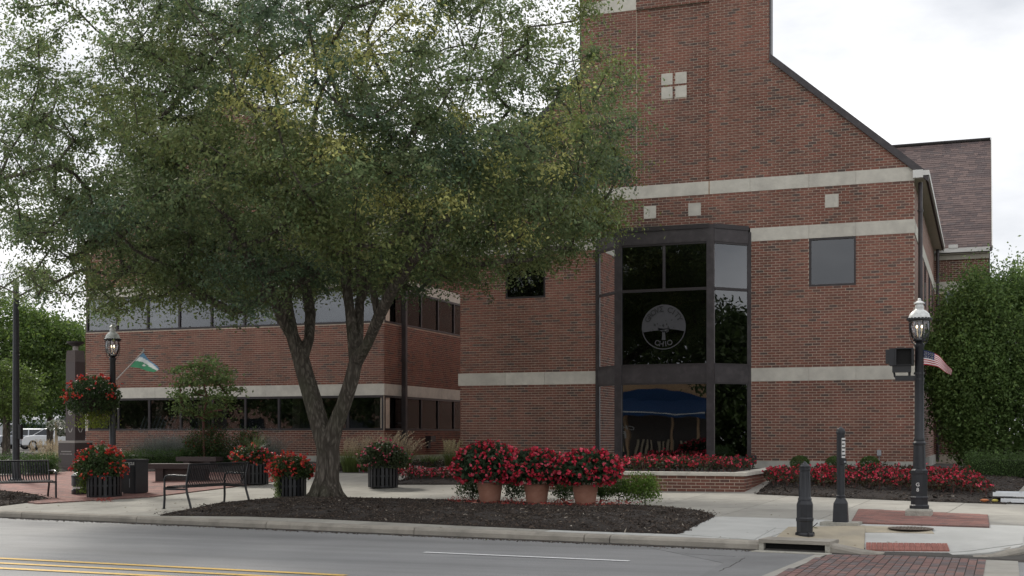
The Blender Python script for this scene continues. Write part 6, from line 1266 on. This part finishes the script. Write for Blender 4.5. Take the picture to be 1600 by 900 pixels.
for j in range(6): mb = MB(); z = Zp(715) + j * .058; mb.box(-.028, .028 - .012 * (j % 2), -6.2 * k - .0225, -6.2 * k - .0205, z, z + .022); o = part('print', mb, M['black'], sgn_)
mb = MB(); mb.box(-.035, .035, -6.2 * k - .05, -6.2 * k + .01, Zp(728), Zp(719)); o = part('button_box', mb, M['black'], bp_); o.rotation_euler = (0, 0, R(38)); mb = MB(); mb.lathe([(.014, 0), (.014, .012)], 10); o = part('button', mb, M['steel'], bp_); o.location = (math.sin(R(38)) * (6.2 * k + .05), -math.cos(R(38)) * (6.2 * k + .05), Zp(724)); o.rotation_euler = (R(90), 0, R(38))

# fallen leaves on pavement and road edge
LV = []
while len(LV) < 420:
    s_, d_ = random.uniform(-3, 17), abs(random.gauss(0, 3.2)) - .5
    if d_ < -.5 or d_ > 9 or -.18 < d_ < 0: continue
    x, y = xy_of(s_, d_); LV.append((x, y, gz(x, y) + .016 + (0 if d_ > 0 else .0)))
LV = np.array(LV); n_ = len(LV); tag(link('fallen_leaves', leaves('fallen_leaves', LV, .045, np.array([(.16, .12, .05), (.10, .11, .04), (.20, .17, .07), (.09, .06, .04)])[RNG.integers(0, 4, n_)], M['leaf'], .55, .4, nrm=np.array([0, 0, 1.0]) + RNG.normal(size=(n_, 3)) * .15)), 'few small fallen leaves scattered over pavement and gutter', 'fallen leaves')['kind'] = 'stuff'
# grit gathered along the foot of the kerb
B = []
for _ in range(3500):
    s_, d_ = random.uniform(-8, 15.1), -.03 - abs(random.gauss(0, .10)); x, y = xy_of(s_, d_); l = random.uniform(.003, .011); B.append([x, y, .004, l, 0, 0, 0, l * .7, 0, 0, 0, l * .4])
tag(link('gutter_grit', boxes_mesh('gutter_grit', np.array(B), M['chip'])), 'fine dark grit gathered along the foot of the kerb', 'grit')['kind'] = 'stuff'
# ------------------------------------------------------------------ small fittings
def flood(label, loc, rz=0):
    t = thing('flood_light', label, 'flood light', loc, rz, 'ground flood lights at the wall'); mb = MB(); mb.tube([(0, 0, -.1), (0, 0, .2)], .012, 6); part('stake', mb, M['black'], t); mb = MB(); mb.box(-.09, .09, -.06, .06, .2, .38); part('housing', mb, M['black'], t); mb = MB(); mb.box(-.10, .10, -.075, -.061, .19, .39); part('hood', mb, M['char'], t)
q = atY(1176, 730, 31.2); flood('black flood light on a stake right of the bay window', (q[0], 31.2, .75)); q = atY(924, 716, 30.4); flood('black flood light left of the bay window behind the pots', (q[0], 30.4, .80))
q = atY(1374, 708, YF); t = thing('electrical_box', 'small grey electrical box with conduit on the right brick wall', 'electrical box', (q[0], YF - .06, q[2])); mb = MB(); mb.box(-.05, .05, -.03, .045, -.06, .08); part('box', mb, M['steel'], t); mb = MB(); mb.tube([(0, 0, -.06), (0, 0, -.36), (.03, -.02, -.46)], .012, 6); part('conduit', mb, M['steel'], t)
# folded barricade lying at the right edge
g = G(1568, 786); g = Vector((g.x, g.y, g.z)); t = thing('folded_barricade', 'white plastic folded barricade lying on the pavement at the right edge', 'barricade', g + Vector((0, .15, 0)), R(-6))
for k, (z, x0) in enumerate(((.0, -.02), (.105, -.16))):
    mb = MB(); mb.box(x0, 1.9, -.28 + k * .06, .28 + k * .06, z + .02, z + .05); part('board', mb, M['plastic'], t)
    for yy in (-.28, .24): mb = MB(); mb.box(x0, 1.9, yy + k * .06, yy + .04 + k * .06, z + .051, z + .09); part('rail', mb, M['plastic'], t)
    for xx in (.25, .8, 1.35): mb = MB(); mb.box(xx, xx + .05, -.239 + k * .06, .239 + k * .06, z + .051, z + .08); part('rib', mb, M['steel'], t)
mb = MB(); mb.lathe([(.02, 0), (.07, .02), (.08, .05), (.04, .07)], 14, (-.30, -.2, .0)); part('orange_reflector', mb, M['orange'], t, smooth=True); mb = MB(); mb.lathe([(.02, 0), (.05, .02), (.06, .05), (.03, .07)], 14, (-.12, -.22, .0)); part('yellow_reflector', mb, M['yel'], t, smooth=True)
# paving edge stone behind the begonias on the right
mb = MB(); mb.box(-2.0, -.2, 29.3, 29.6, gz(-1, 29.4) - .1, gz(-1, 29.4) + .16); tag(part('edging_stone', mb, M['limestone']), 'pale stone edging block behind the begonias left of the right hedge', 'edging stone')

# ------------------------------------------------------------------ far left: house, cars
HX, HY = atY(70, 690, 95)[:2]; hz = .7
ho = thing('white_house', 'white clapboard house with porch and grey roof far behind the cars', 'house', (HX, HY, hz), R(-8)); mb = MB(); mb.box(-7, 6, 0, 8, 0, 4.2); mb.xprism([(-7, 0, 4.2), (-7, 8, 4.2), (-7, 4, 7.2)], 0, (13, 0, 0)); part('wall', mb, M['siding'], ho)
mb = MB(); mb.xprism([(-7.3, -.4, 3.95), (-7.3, 4, 7.35), (-7.3, 4, 7.2), (-7.3, -.4, 3.8)], 0, (13.6, 0, 0)); mb.xprism([(-7.3, 4, 7.35), (-7.3, 8.4, 3.95), (-7.3, 8.4, 3.8), (-7.3, 4, 7.2)], 0, (13.6, 0, 0)); part('roof', mb, M['roofg'], ho)
mb = MB(); mb.xprism([(-6, -2.6, 2.35), (-6, -.02, 3.3), (-6, -.02, 3.2), (-6, -2.6, 2.2)], 0, (10, 0, 0)); part('porch_roof', mb, M['roofg'], ho); mb = MB(); mb.box(-6, 4, -2.6, -2.45, 2.0, 2.2); part('porch_beam', mb, M['siding'], ho)
for x in (-5.9, -3.4, -.9, 1.6, 3.8): mb = MB(); mb.box(x, x + .18, -2.6, -2.42, 0, 2.0); part('porch_post', mb, M['siding'], ho)
for x in (-5.2, -2.4, .4, 2.9): mb = MB(); mb.box(x, x + .9, -.06, -.01, .8, 2.1); w_ = part('window', mb, M['siding'], ho); mb = MB(); mb.box(x + .08, x + .82, -.08, -.061, .88, 2.02); part('pane', mb, M['carglass'], w_)
for i, px in enumerate((37, 51, 65, 82)): bush_tree('cypress_shrub', ('slim dark conifer nearest the dark pole', 'second slim conifer in front of the white house', 'slim conifer in front of the porch', 'rightmost slim conifer by the white house')[i], 'conifer', (atY(px, 680, 90)[0], 90, .7), 2.3, .38, .38, .1, 30, 2200, .12, (.022, .05, .022), rt=.05, seed=90 + i, spread=.13, zsq=1.2, q0=.1, group='slim conifers before the house')
def car(label, loc, rz, paint, suv=False):
    t = thing('parked_car', label, 'car', loc, rz, 'cars parked on the far left'); L_, W_, H_ = 2.25, .9, 1.45
    prof = [(-L_, .35), (-L_, .75), (-L_ + .25, .92), (-1.45, .98), (-.75, 1.38), (.1, H_), (.95, 1.38), (1.55, 1.0), (2.15, .85), (L_, .7), (L_, .35)]
    mb = MB(); low = [(-L_, .32), (-L_, .75), (-L_ + .25, .93), (-1.45, .985), (1.5, .985), (2.15, .85), (L_, .7), (L_, .32)]; mb.xprism([(x, -W_, z) for x, z in low], 0, (0, 2 * W_, 0)); body = part('body', mb, M[paint], t); bv = body.modifiers.new('b', 'BEVEL'); bv.width = .07; bv.segments = 3
    mb = MB(); mb.add([(-1.5, -.82, .98), (1.55, -.82, .98), (.95, -.66, 1.38), (-.75, -.66, 1.38), (-1.5, .82, .98), (1.55, .82, .98), (.95, .66, 1.38), (-.75, .66, 1.38)], [(0, 1, 2, 3), (5, 4, 7, 6), (1, 5, 6, 2), (4, 0, 3, 7)]); part('windows', mb, M['carglass'], t)
    mb = MB(); mb.add([(-.78, -.67, 1.378), (.98, -.67, 1.378), (.98, .67, 1.378), (-.78, .67, 1.378), (-.6, -.55, H_), (.8, -.55, H_), (.8, .55, H_), (-.6, .55, H_)], [(4, 5, 6, 7), (0, 1, 5, 4), (1, 2, 6, 5), (2, 3, 7, 6), (3, 0, 4, 7)]); part('roof', mb, M[paint], t)
    for x in (-.05, .0): pass
    for (x0, x1, x2, x3) in ((-1.5, -1.42, -.70, -.78), (1.47, 1.55, .98, .90), (.05, .13, .1, .02)):
        for s in (-1, 1): mb = MB(); mb.add([(x0, s * .83, .98), (x1, s * .83, .98), (x2, s * .672, 1.385), (x3, s * .672, 1.385)], [(0, 1, 2, 3)]); part('pillar', mb, M[paint], t)
    for x in (-1.4, 1.4):
        for s in (-1, 1): mb = MB(); mb.tube([(x, s * .72, .33), (x, s * .915, .33)], .33, 18); wh = part('wheel', mb, M['tyre'], t); mb = MB(); mb.tube([(x, s * .90, .33), (x, s * .925, .33)], .2, 14); part('rim', mb, M['chrome'], wh)
    for s in (-1, 1): mb = MB(); mb.box(-L_ - .01, -L_ + .1, s * .72 - .14, s * .72 + .14, .62, .76); part('tail_light', mb, M['redlens'], t); mb = MB(); mb.box(L_ - .1, L_ + .01, s * .68 - .16, s * .68 + .16, .58, .70); part('headlight', mb, M['chrome'], t)
    return t
car('silver car nearest the dark pole on the far left', (atY(48, 690, 70)[0], 70, .7), R(25), 'carsilver'); car('white car behind the straw coloured grass on the far left', (atY(78, 690, 72)[0], 72, .7), R(15), 'carwhite'); car('white car touching the monument on the far left', (atY(95, 690, 66)[0], 66, .7), R(5), 'carwhite')
bl2 = thing('reflection_block', 'long dark brick row building added far left across the road to darken the wing window reflections', 'building', (-52, -17, .12)); mb = MB(); mb.box(-26, 24, -8, 0, 0, 5.2); part('wall', mb, M['sidebrick'], bl2); mb = MB(); mb.box(-26.3, 24.3, -8.3, .3, 5.2, 5.5); part('roof', mb, M['roofg'], bl2)  # unseen block added behind the camera, darkens what the lower wing panes mirror
for k in range(10): mb = MB(); mb.box(-24 + k * 4.8, -21.6 + k * 4.8, .002, .03, .8, 2.9); part('window', mb, M['carglass'], bl2)
# flower baskets on a pale post near the monument
q = atY(88, 700, 42); t = thing('basket_post', 'pale post carrying white flower baskets left of the monument', 'post', (q[0], 42, .7)); k = proj((q[0], 42, 1))[2] / F; mb = MB(); mb.tube([(0, 0, 0), (0, 0, (698 - 640) * k)], .06, 8); part('shaft', mb, M['cream'], t)
for (dx, py, r_) in ((-.05, 645, .36), (.3, 656, .24)): P = mound_pts(900, r_ * 1.3, r_, r_ * .7, low=-.8) + np.array([dx + .1, 0, (696 - py) * k]); C = np.where(RNG.random((len(P), 1)) < .4, np.array([.5, .5, .48]), np.array([.08, .11, .05])); o = link('flower_basket', leaves('flower_basket', P, .06, C, M['leaf'], .8), t)

# ------------------------------------------------------------------ across the street, behind the camera: seen in the glass
sh_ = thing('shop_building', 'buff brick shop with dark blue awning across the street, seen mirrored in the bay window', 'building', (-19.4, -14, .12)); mb = MB(); mb.box(-9, 13, -8, -.1, 2.95, 5.6); mb.box(-9, -6.2, -8, -.1, 0, 2.95); mb.box(6.2, 13, -8, -.1, 0, 2.95); part('wall', mb, M['buff'], sh_)
mb = MB(); mb.box(-6.2, 6.2, -6, -1.0, 0, 2.94); part('shop_interior', mb, M['room'], sh_)
for x in (-6.1, -3.6, -1.9, 1.0, 2.7, 6.0): mb = MB(); mb.box(x, x + .14, -.35, -.15, 0, 2.94); part('shopfront_post', mb, M['buff'], sh_)
for k in range(40):
    if k % 5 == 4: continue
    mb = MB(); x = -5.9 + k * .3; mb.box(x, x + .13, -.6, -.55, .2, 1.25); part('curtain_fold', mb, M['cream'], sh_)
mb = MB(); pts = []
for k in range(13): x = -3.6 + 7.2 * k / 12; pts.append((x, 3.85 + .62 * math.sin(math.pi * k / 12)))
mb.xprism([(x, -.1, z) for x, z in pts] + [(3.6, -.1, 2.9), (-3.6, -.1, 2.9)], 0, (0, .05, 0)); mb.xprism([(-3.6, 0, 3.8), (3.6, 0, 3.8), (3.6, 1.3, 2.95), (-3.6, 1.3, 2.95)], 0, (0, 0, -.05)); part('awning', mb, M['awn'], sh_)
mb = MB(); mb.box(-3.6, 3.6, 1.3, 1.32, 2.68, 2.95); part('valance', mb, M['awn'], sh_); mb = MB(); mb.box(-3.6, 3.6, 1.325, 1.335, 2.86, 2.93); part('valance_trim', mb, M['lettering'], sh_)
for (tx, x, z, s) in (('CHICAGO', -2.4, 2.0, .42), ('PIZZA', -2.4, 1.55, .42)): o = link('lettering', text_mb(tx, s, M['lettering']), sh_); o.location = (x, -.1, z); o.rotation_euler = (R(90), 0, R(180))
for i, (x, y, s, H_) in enumerate(((-14.5, -9.0, 71, 13.5), (-24.5, -8.5, 72, 13.5), (-33, -9, 74, 9.5), (-40, -9, 79, 9), (-47, -9, 80, 9), (-54, -9, 81, 9.3), (-61, -9, 82, 9), (-68, -9, 83, 9))): bush_tree('street_tree', ('tall green street tree at the shop, mirrored in the middle of the bay', 'tall green street tree left of the shop across the road', 'green street tree across the road, first left of the two tall ones', 'green street tree across the road, second in the row', 'green street tree across the road, third in the row', 'green street tree across the road, fourth in the row', 'green street tree across the road, fifth in the row', 'green street tree across the road, last in the row')[i], 'tree', (x, y, .12), H_, 3.9, 2.8, 2.2 if x < -28 else 4.2, 150, 9000, .30, (.05, .075, .025), bark='bark', rt=.15, seed=s, spread=.5, zsq=.5, group='street trees across the road')
bush_tree('street_tree', 'broad dark tree rising behind the shop across the street', 'tree', (-20.5, -25, .12), 14.5, 6.5, 3, 4.0, 190, 16000, .34, (.05, .075, .025), bark='bark', rt=.2, seed=88, spread=.7, zsq=.6, q0=.1)
for i, (x, y, s) in enumerate(((30, 21, 75), (34, 26, 76), (33, 17, 77), (37, 31, 84), (34, 12, 85), (41, 22, 86))): bush_tree('street_tree', ('nearest', 'second', 'lowest standing', 'northernmost', 'southernmost', 'farthest')[i] + ' green tree far to the right beyond the side street', 'tree', (x, y, 0), 8.6 + i * .3, 3.6, 3.3, .5, 170, 10000, .36, (.05, .075, .025), bark='bark', rt=.18, seed=s, spread=.55, zsq=.6, group='trees far to the right')
